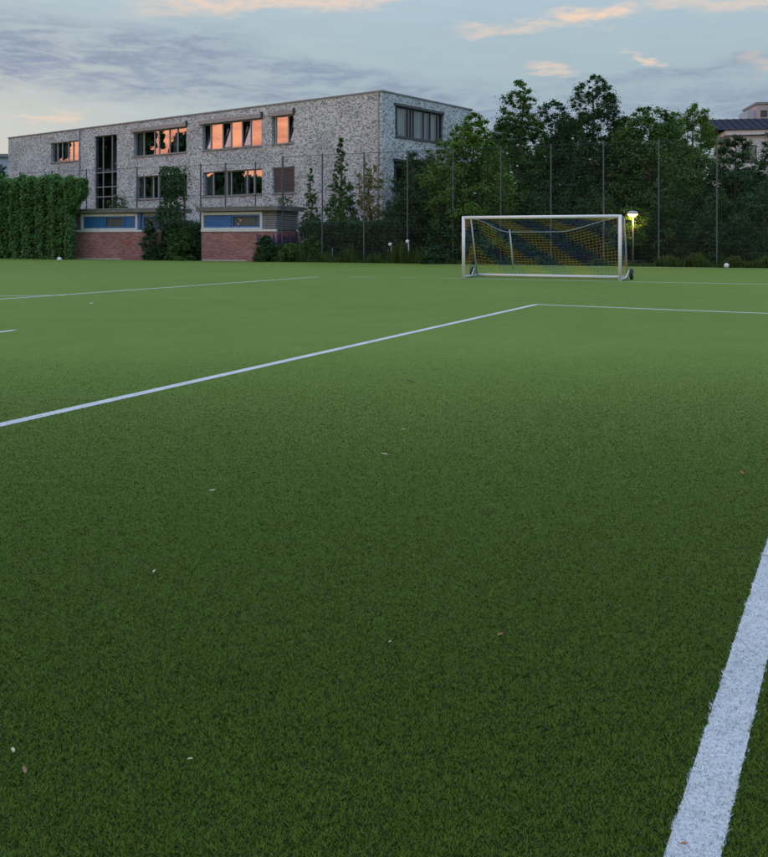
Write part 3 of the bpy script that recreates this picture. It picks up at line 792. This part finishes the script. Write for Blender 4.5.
pp0, pp1 = P(513.5, 268.5, 39.5), P(509.5, 229.5, 39.5); pp0.z = 0
pst = MB().tube([pp0, pp0.lerp(pp1, .6), pp1], [.035, .035, .03], 8).build('training_pole', M['goal_stay'], None, True)
tag(pst, 'slim pale leaning pole on the turf behind the goal net', 'pole')

# ------------------------------------------------------------------ vegetation
def rand_unit(n):
    v = rng.normal(size=(n, 3)); return v / np.linalg.norm(v, axis=1)[:, None]
def leaf_quads(cen, size, out=None, outw=0.0, aspect=0.55):
    n = len(cen); nrm = rand_unit(n)
    nrm[:, 2] = np.abs(nrm[:, 2]) * 0.8 + 0.15
    if out is not None: nrm = nrm + out * outw
    nrm /= np.linalg.norm(nrm, axis=1)[:, None]
    a = np.cross(nrm, rand_unit(n)); a /= np.linalg.norm(a, axis=1)[:, None]
    b = np.cross(nrm, a)
    s = (size * rng.uniform(0.6, 1.25, n))[:, None]
    a *= s * .5; b *= s * .5 * aspect
    droop = nrm * s * .12
    return np.stack([cen - a - droop, cen - b, cen + a - droop, cen + b], 1)
def clump_points(centres, radii, per, flat_=0.75):
    cs = np.repeat(centres, per, axis=0); rs = np.repeat(radii, per)
    d = rand_unit(len(cs)); rr = np.abs(rng.normal(0, .62, len(cs)))
    off = d * (rs * rr)[:, None]; off[:, 2] *= flat_
    return cs + off, d
def lumpy(n=6):
    ph = rng.uniform(0, 6.28, (n, 2)); fr = np.array([(2, 3), (3, 5), (4, 7), (5, 4), (7, 9), (1, 2)])[:n]; am = np.array([.16, .13, .10, .08, .06, .10])[:n]
    def f(a, t): return 1 + sum(am[i] * np.sin(fr[i, 0] * a + ph[i, 0]) * np.cos(fr[i, 1] * t * 2 + ph[i, 1]) for i in range(n))
    return f
PROF = {
    'round': lambda t: np.sqrt(np.clip(1 - (2 * t - 0.9) ** 2 / 1.22, 0.02, 1)),
    'full': lambda t: np.clip(np.minimum(.8 + t * .6, 1.25 * np.sqrt(np.clip(1.001 - t, 0, 1))), .05, 1.0),
    'cone': lambda t: np.clip((1 - t) ** 0.8 * (0.8 + 0.2 * np.minimum(1, t * 5)), 0.05, 1),
    'spire': lambda t: np.clip(np.where(t < .5, 1.0, 1.0 * ((1 - t) / .5) ** .8), 0.06, 1),
    'ogive': lambda t: np.clip((1 - t) ** 0.38 * (.85 + .15 * np.minimum(1, 4 * t)), 0.05, 1),
    'bush': lambda t: np.clip(np.sqrt(np.clip(1 - t ** 2.2, 0, 1)), 0.12, 1),
}
def tree(name, label, base, height, radius, mat, leaf=0.16, nclump=150, per=60, crown0=0.2, prof='round', rc=(.3, .6), group=None, cat='tree', limbs=9, bark='bark', hole=0.0, lean=0.0, squash=1.0, tr=None):
    t = thing(name, label, cat, base, rng.uniform(0, 6.28), group)
    lf = lumpy(); z0 = height * crown0; hc = height - z0
    tt = rng.random(nclump * 2); pr = PROF[prof](tt); keep = rng.random(nclump * 2) < np.clip(pr, .30, 1); tt = tt[keep][:nclump]
    n = len(tt); az_ = rng.random(n) * 6.283
    lfv = lf(az_, tt)
    rad = PROF[prof](tt) * radius * lfv * np.where(rng.random(n) < .72, rng.uniform(.62, 1.0, n), rng.uniform(.1, .7, n))
    rc_ = rng.uniform(rc[0], rc[1], n) * np.clip(.28 + .8 * PROF[prof](tt), .3, 1.0)
    top = 1.0
    cen = np.stack([np.cos(az_) * rad * squash, np.sin(az_) * rad, z0 + tt * (hc - .12) * top], 1)
    if lean: cen[:, 0] += cen[:, 2] * lean
    pts, d = clump_points(cen, rc_, per)
    if hole: pts = pts[rng.random(len(pts)) > hole]; 
    pts[:, 2] = np.clip(pts[:, 2], .05, None)
    cl_t = np.repeat(rng.random(n) * .5, per)[:len(pts)]
    tint = np.clip(cl_t + rng.random(len(pts)) * .5, 0, 1)
    outv = pts - np.array([0, 0, z0 + hc * .4]); outv /= np.linalg.norm(outv, axis=1)[:, None] + 1e-6
    crown = link('crown', np_mesh('crown', leaf_quads(pts, leaf, outv, .5), 4, mat, tint), t); crown['kind'] = 'stuff'
    tr_ = tr or height * .016 + .03
    mb = MB(); k = 7; wob = [Vector((rng.normal(0, .025) * i, rng.normal(0, .025) * i, 0)) for i in range(k)]
    pts_ = [Vector((lean * height * .92 * i / (k - 1), 0, -.05 + height * .92 * i / (k - 1))) + wob[i] * .6 for i in range(k)]
    mb.tube(pts_, [tr_ * (1.25 if i == 0 else 1) * (1 - .9 * i / (k - 1)) + .012 for i in range(k)], 8)
    mb.build('trunk', M[bark], t, True)
    bm_ = MB(); order = np.argsort(-rad)[:min(n, limbs * 3)]
    for q in order:
        c_ = Vector(cen[q]); zz = max(.25, c_.z - .35 * Vector((c_.x, c_.y, 0)).length - .3); f = zz / (height * .92) * (k - 1); i0 = min(k - 2, max(0, int(f)))
        s0 = pts_[i0].lerp(pts_[i0 + 1], min(1, f - i0)); md_ = s0.lerp(c_, .55) + Vector((0, 0, .10))
        r0 = max(.012, tr_ * .32 * (1 - zz / height))
        bm_.tube([s0, md_, c_], [r0, r0 * .6, .008], 5)
    bm_.build('branches', M[bark], t, True)
    return t
def px_w(px, Y): return px / F * Y
def top_h(py, Y): return H + (YH - py) / F * Y
fm = {}
fm['dark'] = foliage('leaf_dark', (0.022, 0.062, 0.028), (0.062, 0.135, 0.050))
fm['mid'] = foliage('leaf_mid', (0.034, 0.092, 0.024), (0.105, 0.205, 0.052))
fm['bright'] = foliage('leaf_bright', (0.050, 0.130, 0.020), (0.150, 0.270, 0.052))
fm['olive'] = foliage('leaf_olive', (0.045, 0.090, 0.034), (0.115, 0.185, 0.070))
fm['yellow'] = foliage('leaf_yellow', (0.140, 0.150, 0.025), (0.270, 0.260, 0.060))
fm['ivy'] = foliage('leaf_ivy', (0.050, 0.140, 0.038), (0.140, 0.290, 0.080))
fm['weed'] = foliage('leaf_weed', (0.028, 0.065, 0.018), (0.100, 0.150, 0.042))

def tree_at(px, topy, Y, halfpx, **kw):
    b = Vector(((px - 384) / F * Y, Y, -.03))
    return tree(base=b, height=top_h(topy, Y), radius=px_w(halfpx, Y), **kw)
TG = 'trees behind the ball stop fence'
tree_at(414, 150, 51.5, 32, name='dark_shrub_tree', label='dark leafy tree covering the corner of the school', mat=fm['dark'], leaf=.16, nclump=220, per=85, crown0=.02, prof='full', group=TG)
tree_at(437, 139, 54.5, 26, name='grey_green_tree', label='dull grey green tree under the short facade window', mat=fm['olive'], leaf=.12, nclump=160, per=90, crown0=.05, prof='round', group=TG)
tree_at(472, 111, 50.0, 45, name='broadleaf_tree', label='bright green broad tree beside the school, left of the goal', mat=fm['bright'], leaf=.17, nclump=460, per=100, crown0=.03, prof='full', group=TG, rc=(.35, .7))
tree_at(521, 79, 53.0, 40, name='pointed_tree', label='tall pointed tree with airy tip above the goal left half', mat=fm['mid'], leaf=.15, nclump=520, per=75, crown0=.06, prof='ogive', group=TG, rc=(.25, .55))
tree_at(554, 99, 55.0, 40, name='slender_tree', label='dark slender tree between the two tallest trees', mat=fm['dark'], leaf=.15, nclump=480, per=75, crown0=.05, prof='ogive', group=TG, rc=(.28, .6))
tree_at(594, 74, 52.0, 50, name='tallest_tree', label='tallest dark tree with feathery top above the goal', mat=fm['dark'], leaf=.13, nclump=780, per=85, crown0=.05, prof='ogive', group=TG, rc=(.28, .6))
tree_at(649, 105, 50.0, 44, name='broadleaf_tree', label='mid green leafy tree above the lit lamp', mat=fm['mid'], leaf=.16, nclump=500, per=85, crown0=.03, prof='round', group=TG)
tree_at(692, 103, 57.0, 36, name='rounded_tree', label='rounded fresh green tree left of the dark blue roof', mat=fm['bright'], leaf=.14, nclump=480, per=85, crown0=.10, prof='round', group=TG)
tree_at(735, 133, 48.5, 44, name='dark_tree', label='low dark tree in front of the dark blue roof', mat=fm['dark'], leaf=.15, nclump=420, per=95, crown0=.03, prof='full', group=TG)
tree_at(780, 111, 50.0, 32, name='dark_tree', label='dark tree cut by the right edge of the view', mat=fm['dark'], leaf=.15, nclump=260, per=75, crown0=.05, prof='full', group=TG)
for i, (px, ty, Y, hp, mk, lb) in enumerate((
        (452, 196, 48.6, 24, 'dark', 'dark shrub behind the fence left of the goal'),
        (497, 186, 47.6, 28, 'mid', 'shrub behind the fence at the goal left post'),
        (545, 178, 47.0, 30, 'dark', 'dark shrub behind the middle of the goal'),
        (596, 184, 46.4, 28, 'dark', 'dark shrub behind the fence right of the goal middle'),
        (668, 176, 46.2, 28, 'dark', 'dark shrub right of the lit lamp'),
        (716, 188, 44.4, 30, 'dark', 'dark shrub above the white ball'),
        (764, 180, 43.6, 32, 'dark', 'dark shrub at the far right end of the fence'))):
    tree_at(px, ty, Y, hp, name='shrub', label=lb, mat=fm[mk], leaf=.13, nclump=130, per=60, crown0=.0, prof='bush', group='shrubs behind the fence', cat='shrub', limbs=5, tr=.04)
for i, (px, ty, Y, hp, lb) in enumerate(((430, 160, 58, 40, 'dark tree deep behind the bright broad tree'), (505, 120, 60, 46, 'dark tree deep behind the pointed tree'), (570, 116, 60, 50, 'dark tree deep behind the tallest tree'),
                                     (625, 116, 60, 42, 'dark tree deep behind the lamp'), (668, 122, 64, 46, 'dark tree deep behind the rounded tree'), (745, 168, 56, 55, 'dark tree deep in the gap below the blue roof'))):
    tree_at(px, ty, Y, hp, name='background_tree', label=lb, mat=fm['dark'], leaf=.34, nclump=400, per=45, crown0=.0, prof='full', group='trees deep behind the fence', rc=(.5, .9))
# left of the goal: young trees before the facade
YG = 'young trees before the school facade'
tree_at(341, 136, 53.5, 21, name='young_tree', label='slim conical young tree before the pale facade', mat=fm['mid'], leaf=.13, nclump=260, per=42, crown0=.20, prof='cone', group=YG, rc=(.2, .38), bark='bark_grey')
tree_at(311, 166, 53.8, 12, name='young_tree', label='thin sparse young tree left of the conical one', mat=fm['mid'], leaf=.12, nclump=130, per=34, crown0=.22, prof='cone', group=YG, rc=(.18, .32), bark='bark_grey')
tree_at(370, 160, 53.2, 15, name='yellowing_tree', label='small yellowing tree beside the corner of the school', mat=fm['yellow'], leaf=.12, nclump=120, per=36, crown0=.35, prof='round', group=YG, rc=(.18, .34), bark='bark_grey')

def leafy_slab(name, label, p0, p1, thick, h, mat, leaf, dens, cat, group=None, over=None, bottom=0.0, roughness=.22, top_wave=.12, stems=True, core=True):
    """hedge or ivy curtain: leaves on a lumpy body standing along p0-p1"""
    L = (p1 - p0).length; t = thing(name, label, cat, p0, math.atan2((p1 - p0).y, (p1 - p0).x), group)
    n = int(L * h * dens); x = rng.random(n) * L; z = bottom + rng.random(n) ** .95 * (h - bottom)
    ph = rng.uniform(0, 6.28, 8)
    col = .5 * np.sin(x * 5.3 + ph[0] + .6 * np.sin(z * .9 + ph[5])) + .3 * np.sin(x * 11.7 + ph[1] + .5 * np.sin(z * 1.7)) + .35 * np.sin(x * 2.1 + ph[2]) + .3 * np.sin(z * 3.1 + x * 3.0 + ph[3]) + .2 * np.sin(z * 7 - x * 2 + ph[4])
    topz = h + top_wave * (np.sin(x * 2.7 + ph[6]) + .6 * np.sin(x * 6.1 + ph[7]) + rng.normal(0, .5, n))
    z = z * topz / h
    face = rng.random(n)
    y = np.where(face < .78, -roughness * (col + .6) - rng.random(n) ** 2 * .25, rng.random(n) * thick)
    back = rng.random(n) < .12; y = np.where(back, thick + rng.random(n) * .1, y)
    z = np.where((face >= .78) & ~back, topz - rng.random(n) ** 2 * .35, z)
    pts = np.stack([x, y, np.clip(z, .03, None)], 1)
    if over is not None:                       # a bulge hanging over at the top right
        m_ = int(n * .07); ox = L + rng.random(m_) ** 1.5 * over[0]; oz = h * .98 - rng.random(m_) * over[1] * (1 - (ox - L) / over[0] * .55)
        pts = np.concatenate([pts, np.stack([ox, rng.uniform(-.35, thick, m_), oz], 1)])
    m_ = int(n * .03); pts = np.concatenate([pts, np.stack([L + rng.normal(0, .07, m_), rng.uniform(-.25, thick, m_), rng.random(m_) * h], 1)])
    k_ = int(L * 5); ax = rng.random(k_) * L; ah = rng.uniform(.15, .55, k_) * (1.6 * top_wave / .16); az2 = rng.uniform(.3, 1.02, k_) * h; tip_ = rng.normal(0, .12, (k_, 3)); tip_[:, 1] -= rng.uniform(.1, .35, k_)
    up_ = az2 > h * .9; ff = rng.random((k_, 14, 1)); st = np.stack([ax, np.full(k_, -.1), az2], 1); en = st + tip_ + np.stack([np.zeros(k_), np.zeros(k_), np.where(up_, ah, -ah * .5)], 1)
    pts = np.concatenate([pts, (st[:, None] * (1 - ff) + en[:, None] * ff + rng.normal(0, .035, (k_, 14, 3))).reshape(-1, 3)])
    N_ = len(pts)
    out = np.zeros((N_, 3)); out[:, 1] = -1; out[:, 2] = .35
    tint = np.clip(.5 * rng.random(N_) + .5 * (np.sin(pts[:, 0] * 9 + pts[:, 2] * 2) * .5 + .5) * rng.random(N_) ** .5, 0, 1)
    c_ = link('foliage', np_mesh('foliage', leaf_quads(pts, leaf, out, .9, .75), 4, mat, tint), t); c_['kind'] = 'stuff'
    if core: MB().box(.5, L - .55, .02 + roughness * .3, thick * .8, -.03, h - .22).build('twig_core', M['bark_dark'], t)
    if stems:
        k = max(2, int(L / 1.2)); sm = MB()
        for i in range(k):
            xx = (i + .5) * L / k; sm.tube([(xx, thick * .5, -.05), (xx + random.uniform(-.1, .1), thick * .5, h * .5), (xx + random.uniform(-.2, .2), thick * .5, h * .9)], [.05, .04, .02], 6)
        sm.build('stems', M['bark'], t)
    return t
iv0, iv1 = on_fence(-130, -1.4), on_fence(71, -1.4)
ivy = leafy_slab('ivy_wall', 'tall ivy covered wall at the left end of the pitch', iv0, iv1, .30, 5.25, fm['ivy'], .15, 560, 'hedge', over=(1.25, 2.3), top_wave=.16)
leafy_slab('hedge', 'dark clipped hedge behind the fence under the young trees', on_fence(300, .9), on_fence(402, .9), 1.0, 2.32, fm['dark'], .12, 700, 'hedge', top_wave=.05, roughness=.10)
leafy_slab('hedge', 'dark hedge filling the gap between the two brick sheds', on_fence(163, .5), on_fence(201, .5), .8, 2.30, fm['dark'], .13, 650, 'hedge', top_wave=.10, roughness=.15)

# climbing vine on a post between the sheds
def vine(px0, px1, ty, off, label, mat, n, name='climbing_vine', taper=.35):
    a, b = on_fence(px0, off), on_fence(px1, off); L = (b - a).length; mid = (a + b) / 2; h = top_h(ty, mid.y)
    t = thing(name, label, 'vine', mid, UANG, 'plants between the sheds')
    z = rng.random(n) ** .9 * h; k = 1 - taper * (z / h) ** 3; lob = 1 + .22 * np.sin(z * 2.6 + 1) + .12 * np.sin(z * 6.1)
    a_ = rng.random(n) * 6.283; r_ = (.25 + .75 * rng.random(n) ** .6) * L / 2 * k * lob
    pts = np.stack([np.cos(a_) * r_ + .15 * np.sin(z * 1.7), np.sin(a_) * r_ * .6, z], 1)
    out = np.stack([np.cos(a_), np.sin(a_), np.full(n, .2)], 1)
    f_ = link('foliage', np_mesh('foliage', leaf_quads(pts, .15, out, .8, .75), 4, mat, rng.random(n)), t); f_['kind'] = 'stuff'
    MB().tube([(0, 0, -.05), (.05, 0, h * .5), (0, 0, h * .96)], [.07, .06, .04], 8).build('post', M['bark'], t)
    return t
vine(158.5, 182, 166.5, -.45, 'tall dark vine climbing a post between the brick sheds', fm['dark'], 4200)
vine(178, 190, 165.5, .1, 'thin browning vine beside the tall dark vine', fm['olive'], 420, taper=.0)
for px, ty, hp, off, lb, mk, nc in ((149, 218, 9, -.9, 'dark upright shrub against the right end of the first shed', 'dark', 60), (181, 226, 13, -.5, 'leafy shrub at the foot of the vine', 'mid', 70),
                                (266, 234, 11, -.75, 'dark shrub before the graffiti on the second shed', 'dark', 70), (291, 242, 12, -.4, 'low weedy shrub beside the second shed', 'mid', 60),
                                (313, 232, 12, .25, 'rounded shrub at the foot of the thin young tree', 'mid', 70), (431, 243, 9, -1.0, 'dark shrub standing out on the turf left of the goal', 'dark', 55)):
    b_ = on_fence(px, off)
    tree('shrub', lb, b_, top_h(ty, b_.y), px_w(hp, b_.y), fm[mk], leaf=.12, nclump=nc + 20, per=85, crown0=0.0, prof='bush', rc=(.15, .32), group='shrubs along the pitch edge', cat='shrub', limbs=4, tr=.03)

# plant growing on the shed roof before the stair window, ivy tuft
b_ = on_fence(117, 2.0)
tree('shrub', 'small bush showing above the first shed roof by the stair window', b_, top_h(194, b_.y), .75, fm['olive'], leaf=.12, nclump=60, per=40, crown0=.55, prof='round', rc=(.2, .4), cat='shrub', limbs=4, tr=.04, group='shrubs behind the sheds')
b_ = on_fence(283, 3.6)
tree('shrub', 'small bush showing above the second shed roof', b_, top_h(192, b_.y), 1.0, fm['olive'], leaf=.12, nclump=60, per=30, crown0=.5, prof='round', rc=(.2, .4), cat='shrub', limbs=5, tr=.04, group='shrubs behind the sheds')

# weeds along the foot of the fence: uncountable
def weeds():
    n = 16000; px = rng.uniform(258, 800, n); V = []; T = []
    o = FENCE0; k = (px - 384) / F; off = rng.uniform(-.75, .5, n)
    ox, oy = o.x + N.x * off, o.y + N.y * off
    t_ = (k * oy - ox) / (U.x - k * U.y)
    X, Y = ox + U.x * t_, oy + U.y * t_
    patch = .55 + .45 * np.sin(t_ * 1.3) * np.sin(t_ * .47 + 1) + .3 * np.sin(t_ * 4.1)
    tall = np.where(px < 425, 1.15, np.where(px < 640, .45, .70))
    h = tall * np.clip(patch, .2, 1.2) * rng.uniform(.35, 1.05, n)
    th = rng.random(n) * 6.283; lean = h * rng.uniform(.05, .45, n)
    w_ = rng.uniform(.012, .032, n)
    base = np.stack([X, Y, np.full(n, -.02)], 1); tip = base + np.stack([np.cos(th) * lean, np.sin(th) * lean, h], 1)
    mid = base * .45 + tip * .55 + np.array([0, 0, .08]) * h[:, None]
    sv = np.stack([np.sin(th), -np.cos(th), np.zeros(n)], 1) * w_[:, None]
    Vb = np.stack([base - sv * .5, base + sv * .5, mid - sv, mid + sv, tip], 1)
    ob = link('weeds', np_mesh('weeds', Vb, 5, fm['weed'], rng.random(n), [(0, 1, 3, 2), (2, 3, 4)]))
    ob['kind'] = 'stuff'; tag(ob, 'tall weeds and grass along the foot of the fence', 'weeds')
    m_ = 22000; idx = rng.integers(0, n, m_); f = rng.random(m_)[:, None]
    pts = base[idx] * (1 - f) + tip[idx] * f + rng.normal(0, .05, (m_, 3)); pts[:, 2] = np.clip(pts[:, 2], .02, None)
    ob2 = link('leaves', np_mesh('leaves', leaf_quads(pts, .085), 4, fm['weed'], rng.random(m_)), ob); ob2['kind'] = 'stuff'
weeds()

# far trees off to the left that the school windows mirror
def woodland():
    pts = []
    for y0, h, r, x0 in ((38, 11, 5, -84), (46, 12.2, 5, -80), (53, 11.6, 4.5, -82), (60, 12.6, 4.5, -80), (65.5, 16.6, 4.2, -80), (71, 19.0, 4.5, -82), (77, 19.2, 4.5, -80), (84, 19, 5, -83), (92, 19, 5, -80), (100, 18, 5, -80), (30, 10, 5, -84), (21, 11, 5, -82)):
        n = 110; t_ = rng.random(n); a_ = rng.random(n) * 6.28; rr = PROF['full'](t_) * r * rng.uniform(.4, 1, n)
        c_ = np.stack([x0 + np.cos(a_) * rr, y0 + np.sin(a_) * rr, .5 + t_ * (h - 1)], 1)
        p, _ = clump_points(c_, rng.uniform(.7, 1.2, n), 38); pts.append(p)
    m_ = 16000; pts.append(np.stack([rng.uniform(-82, -78, m_), rng.uniform(5, 115, m_), rng.uniform(0, 10.5, m_)], 1))
    pts = np.concatenate(pts)
    o = link('woodland', np_mesh('woodland', leaf_quads(pts, 1.15, None, 0, .85), 4, fm['dark'], rng.random(len(pts)))); o['kind'] = 'stuff'
    tag(o, 'dark wood across the pitch mirrored in the school windows', 'woodland')
woodland()

# ------------------------------------------------------------------ lamp behind the fence
lp = P(633, 252, 45.2); lz = top_h(214, 45.2); lp.z = -.03
lamp = thing('path_lamp', 'lit yellow path lamp on a pale pole behind the goal', 'lamp', lp)
MB().tube([(0, 0, 0), (0, 0, lz)], [.035, .025], 10).build('pole', M['steel'], lamp, True)
hd = MB().lathe([(.05, -.02), (.26, .02), (.32, .07), (.22, .15), (.05, .19), (0, .19)], 18, o=(-.02, 0, lz)); hd.build('lamp_hood', M['steel'], lamp, True)
df = MB().lathe([(0, -.10), (.16, -.085), (.24, -.03), (.25, .02)], 18, o=(-.02, 0, lz)); df.build('lamp_bowl', emit_mat('lamp_glow', (1.0, 0.62, 0.16), 9.0), lamp, True)
ld = bpy.data.lights.new('lamp_light', 'POINT'); ld.energy = 90; ld.color = (1.0, .60, .16); ld.shadow_soft_size = .15
lo_ = bpy.data.objects.new('lamp_light', ld); C.objects.link(lo_); lo_.parent = lamp; lo_.location = (-.05, -.05, lz - .2)
b_ = P(631, 250, 46.0); b_.z = 0
tree('shrub', 'small shrub lit yellow by the path lamp', b_, top_h(204, 46.0), .85, fm['bright'], leaf=.11, nclump=90, per=60, crown0=.3, prof='round', rc=(.14, .3), cat='shrub', limbs=4, tr=.025, group='shrubs behind the fence')

# ------------------------------------------------------------------ small things at the pitch edge
def ball(px, py, r, label):
    Y = H * F / (py - YH); p = Vector(((px - 384) / F * Y, Y, r))
    t = thing('ball', label, 'ball', p, 0, 'white balls at the pitch edge')
    import bmesh
    bm = bmesh.new(); bmesh.ops.create_icosphere(bm, subdivisions=3, radius=r)
    me = bpy.data.meshes.new('shell'); bm.to_mesh(me); bm.free()
    me.polygons.foreach_set('use_smooth', [True] * len(me.polygons)); me.materials.append(M['ball']); link('shell', me, t)
    phi = (1 + 5 ** .5) / 2
    vs = [Vector(v).normalized() for v in ((0, 1, phi), (0, -1, phi), (0, 1, -phi), (0, -1, -phi), (1, phi, 0), (-1, phi, 0), (1, -phi, 0), (-1, -phi, 0), (phi, 0, 1), (phi, 0, -1), (-phi, 0, 1), (-phi, 0, -1))]
    for v in vs:
        a = v.orthogonal().normalized(); b = v.cross(a); pts = [(v * .96 + (a * math.cos(k * 1.2566) + b * math.sin(k * 1.2566)) * .30).normalized() * r * 1.006 for k in range(5)]
        MB().add(pts + [v * r * 1.02], [(k, (k + 1) % 5, 5) for k in range(5)]).build('patch', M['steel'], t)
ball(59.3, 261.6, .13, 'small white ball at the foot of the ivy wall')
ball(726.5, 268.2, .115, 'small white ball at the fence foot on the right')
for px, ty, lb in ((391.3, 243.5, 'small white topped marker post left of the dark shrub tree'), (408.6, 240.5, 'small white topped marker post nearer the goal'), (332.5, 247.5, 'short plain marker post among the weeds')):
    b_ = on_fence(px, -.5); h_ = top_h(ty, b_.y)
    t = thing('marker_post', lb, 'post', b_, UANG, 'marker posts along the fence')
    MB().tube([(0, 0, -.03), (0, 0, h_ - .02)], .03, 8).build('pole', M['steel'] if px > 340 else M['fence'], t, True)
    if px > 340: MB().lathe([(.03, -.16), (.09, -.12), (.10, -.02), (.06, .03), (0, .04)], 12, o=(-.06, -.02, h_)).build('head', M['ball'], t, True)

# ------------------------------------------------------------------ far buildings
# white house with dark roof at the right
Yf = 92.0
def fx(px, Y=Yf): return (px - 384) / F * Y
zr1, zr0 = top_h(113.5, Yf), top_h(131.0, Yf)
hs = thing('white_house', 'white building with dark blue roof behind the right trees', 'building', (fx(712), Yf, 0), R(-10))
Lh = 16.0
MB().box(1.8, Lh, 0, 9, -.2, zr0 - .55).build('wall', M['render_white'], hs)
MB().box(1.2, Lh + .5, -.5, 9.5, zr0 - .5, zr0 - .03).build('cornice', M['render_white'], hs)
rf = MB().add([(.6, -.7, zr0), (Lh + .7, -.7, zr0), (Lh + .7, 5, zr1), (-1.0 + .6, 5, zr1), (.6, 10, zr0), (Lh + .7, 10, zr0)],
         [(0, 1, 2, 3), (3, 2, 5, 4), (0, 3, 4), (1, 5, 2)])
rfo = rf.build('roof', M['roof_blue'], hs)
for k in range(22):
    x = .9 + k * .72; MB().add([(x, -.7, zr0 + .01), (x + .05, -.7, zr0 + .01), (x + .05, 5, zr1 + .03), (x, 5, zr1 + .03), (x, -.7, zr0 + .06), (x + .05, -.7, zr0 + .06), (x + .05, 5, zr1 + .09), (x, 5, zr1 + .09)],
        [(4, 5, 6, 7), (0, 4, 7, 3), (1, 2, 6, 5), (0, 1, 5, 4)]).build('roof_seam', M['roof_blue'], rfo)
for k in range(5):
    x = 3.0 + k * 2.6; wv = MB().box(x, x + 1.3, -.06, -.003, zr0 - 3.3, zr0 - 1.5).build('window', M['frame_dark'], hs)
    MB().quad((x + .1, -.065, zr0 - 3.2), (x + 1.2, -.065, zr0 - 3.2), (x + 1.2, -.065, zr0 - 1.6), (x + .1, -.065, zr0 - 1.6)).build('pane', M['glass_dull'], wv)
Yt = 210.0
tw = thing('tower_block', 'far beige tower block above the dark blue roof', 'building', (fx(757, Yt), Yt, 0), R(-8))
zt_ = top_h(104.5, Yt); MB().box(0, 16, 0, 12, 0, zt_).build('wall', M['beige'], tw)
MB().box(-.3, 16.3, -.3, 12.3, zt_ + .003, zt_ + .5).build('roof', M['coping'], tw)
MB().box(-1.9, -.02, 1, 9, 0, top_h(109.5, Yt)).build('annex', M['pale_blue'], tw)
for k in range(6):
    for j in range(4): MB().box(.8 + k * 2.5, 2.3 + k * 2.5, -.05, -.004, zt_ - 3.0 - j * 3.1, zt_ - 1.4 - j * 3.1).build('window', M['frame_dark'], tw)
Yl = 120.0
fl_ = thing('pale_blue_house', 'pale blue far building at the left edge above the ivy', 'building', (fx(-60, Yl), Yl, 0), R(12))
zl = top_h(156, Yl); MB().box(0, 9.0, 0, 8, 0, zl).build('wall', M['pale_blue'], fl_); MB().box(-.3, 9.3, -.4, 8.3, zl + .003, zl + .4).build('roof', M['coping'], fl_)
for k in range(3): MB().box(1.2 + k * 2.6, 2.6 + k * 2.6, -.05, -.004, zl - 2.6, zl - 1.0).build('window', M['frame_dark'], fl_)
tree_at(3, 165, 76, 7, name='garden_tree', label='small dark tree at the left edge above the ivy', mat=fm['dark'], leaf=.2, nclump=60, per=30, crown0=.3, prof='round', rc=(.3, .5))

# ------------------------------------------------------------------ fallen leaves on the turf
lm_ = {k: plain('dry_leaf_' + k, c_, .8, var=.25, scale=40) for k, c_ in dict(beige=(.52, .44, .32), brown=(.22, .13, .08), red=(.36, .15, .08), white=(.50, .45, .35), dark=(.06, .05, .04)).items()}
def fallen(px, py, size, m, label):
    size *= .8; p = G(px, py); n = 9; r_ = random.Random(int(px * 7 + py)); a0 = r_.uniform(0, 6.28)
    mb = MB(); top, bot = [], []
    for k in range(n):
        t_ = 2 * math.pi * k / n; rr = size * (.42 + .12 * math.cos(2 * t_) + r_.uniform(-.06, .06)) * (1.15 if k == 0 else 1)
        x, y = rr * math.cos(t_), rr * .62 * math.sin(t_)
        z = .019 + abs(y) * .45 + x * .12 * math.sin(a0)
        top.append((x, y, z + .0008)); bot.append((x, y, z - .0004))
    vs = top + bot + [(0, 0, .0195), (0, 0, .0180)]
    fs = [(k, (k + 1) % n, 2 * n) for k in range(n)] + [(n + (k + 1) % n, n + k, 2 * n + 1) for k in range(n)] + [(k, n + k, n + (k + 1) % n, (k + 1) % n) for k in range(n)]
    o = tag(thing('fallen_leaf', label, 'leaf', p, a0, 'dry leaves lying on the turf'), label, 'leaf', 'dry leaves lying on the turf')
    mb.add(vs, fs).build('blade', lm_[m], o)
    if m != 'white': MB().tube([(size * .5, 0, .02), (size * .85, .01 * size, .024)], max(.0008, size * .02), 5).build('stalk', lm_[m], o)
for a in ((13, 757, .024, 'beige', 'beige dry leaf at the lower left edge of the turf'), (24.5, 777.5, .030, 'brown', 'brown dry leaf just below the beige one at lower left'),
          (190, 766, .016, 'white', 'tiny whitish leaf scrap in the lower left turf'), (500, 640, .026, 'red', 'reddish dry leaf in the middle of the near turf'),
          (212, 494, .040, 'white', 'pale scrap left of the middle of the turf'), (384.5, 457, .05, 'white', 'pale scrap in the middle distance of the turf'),
          (409.5, 383, .085, 'dark', 'dark dry leaf beyond the middle of the turf'), (154, 576, .026, 'beige', 'small beige leaf scrap left in the near turf'),
          (742, 476, .045, 'red', 'reddish leaf near the right edge of the turf'), (404, 432, .04, 'beige', 'small beige scrap just short of the dark dry leaf'),
          (91, 304.5, .16, 'white', 'pale scrap beside the far left touch line'), (684, 852, .020, 'red', 'tiny reddish leaf lying on the near white line'),
          (645, 309.2, .12, 'white', 'white scrap on the box front line'), (390, 647, .014, 'white', 'tiny pale speck left of the reddish leaf')):
    fallen(*a)
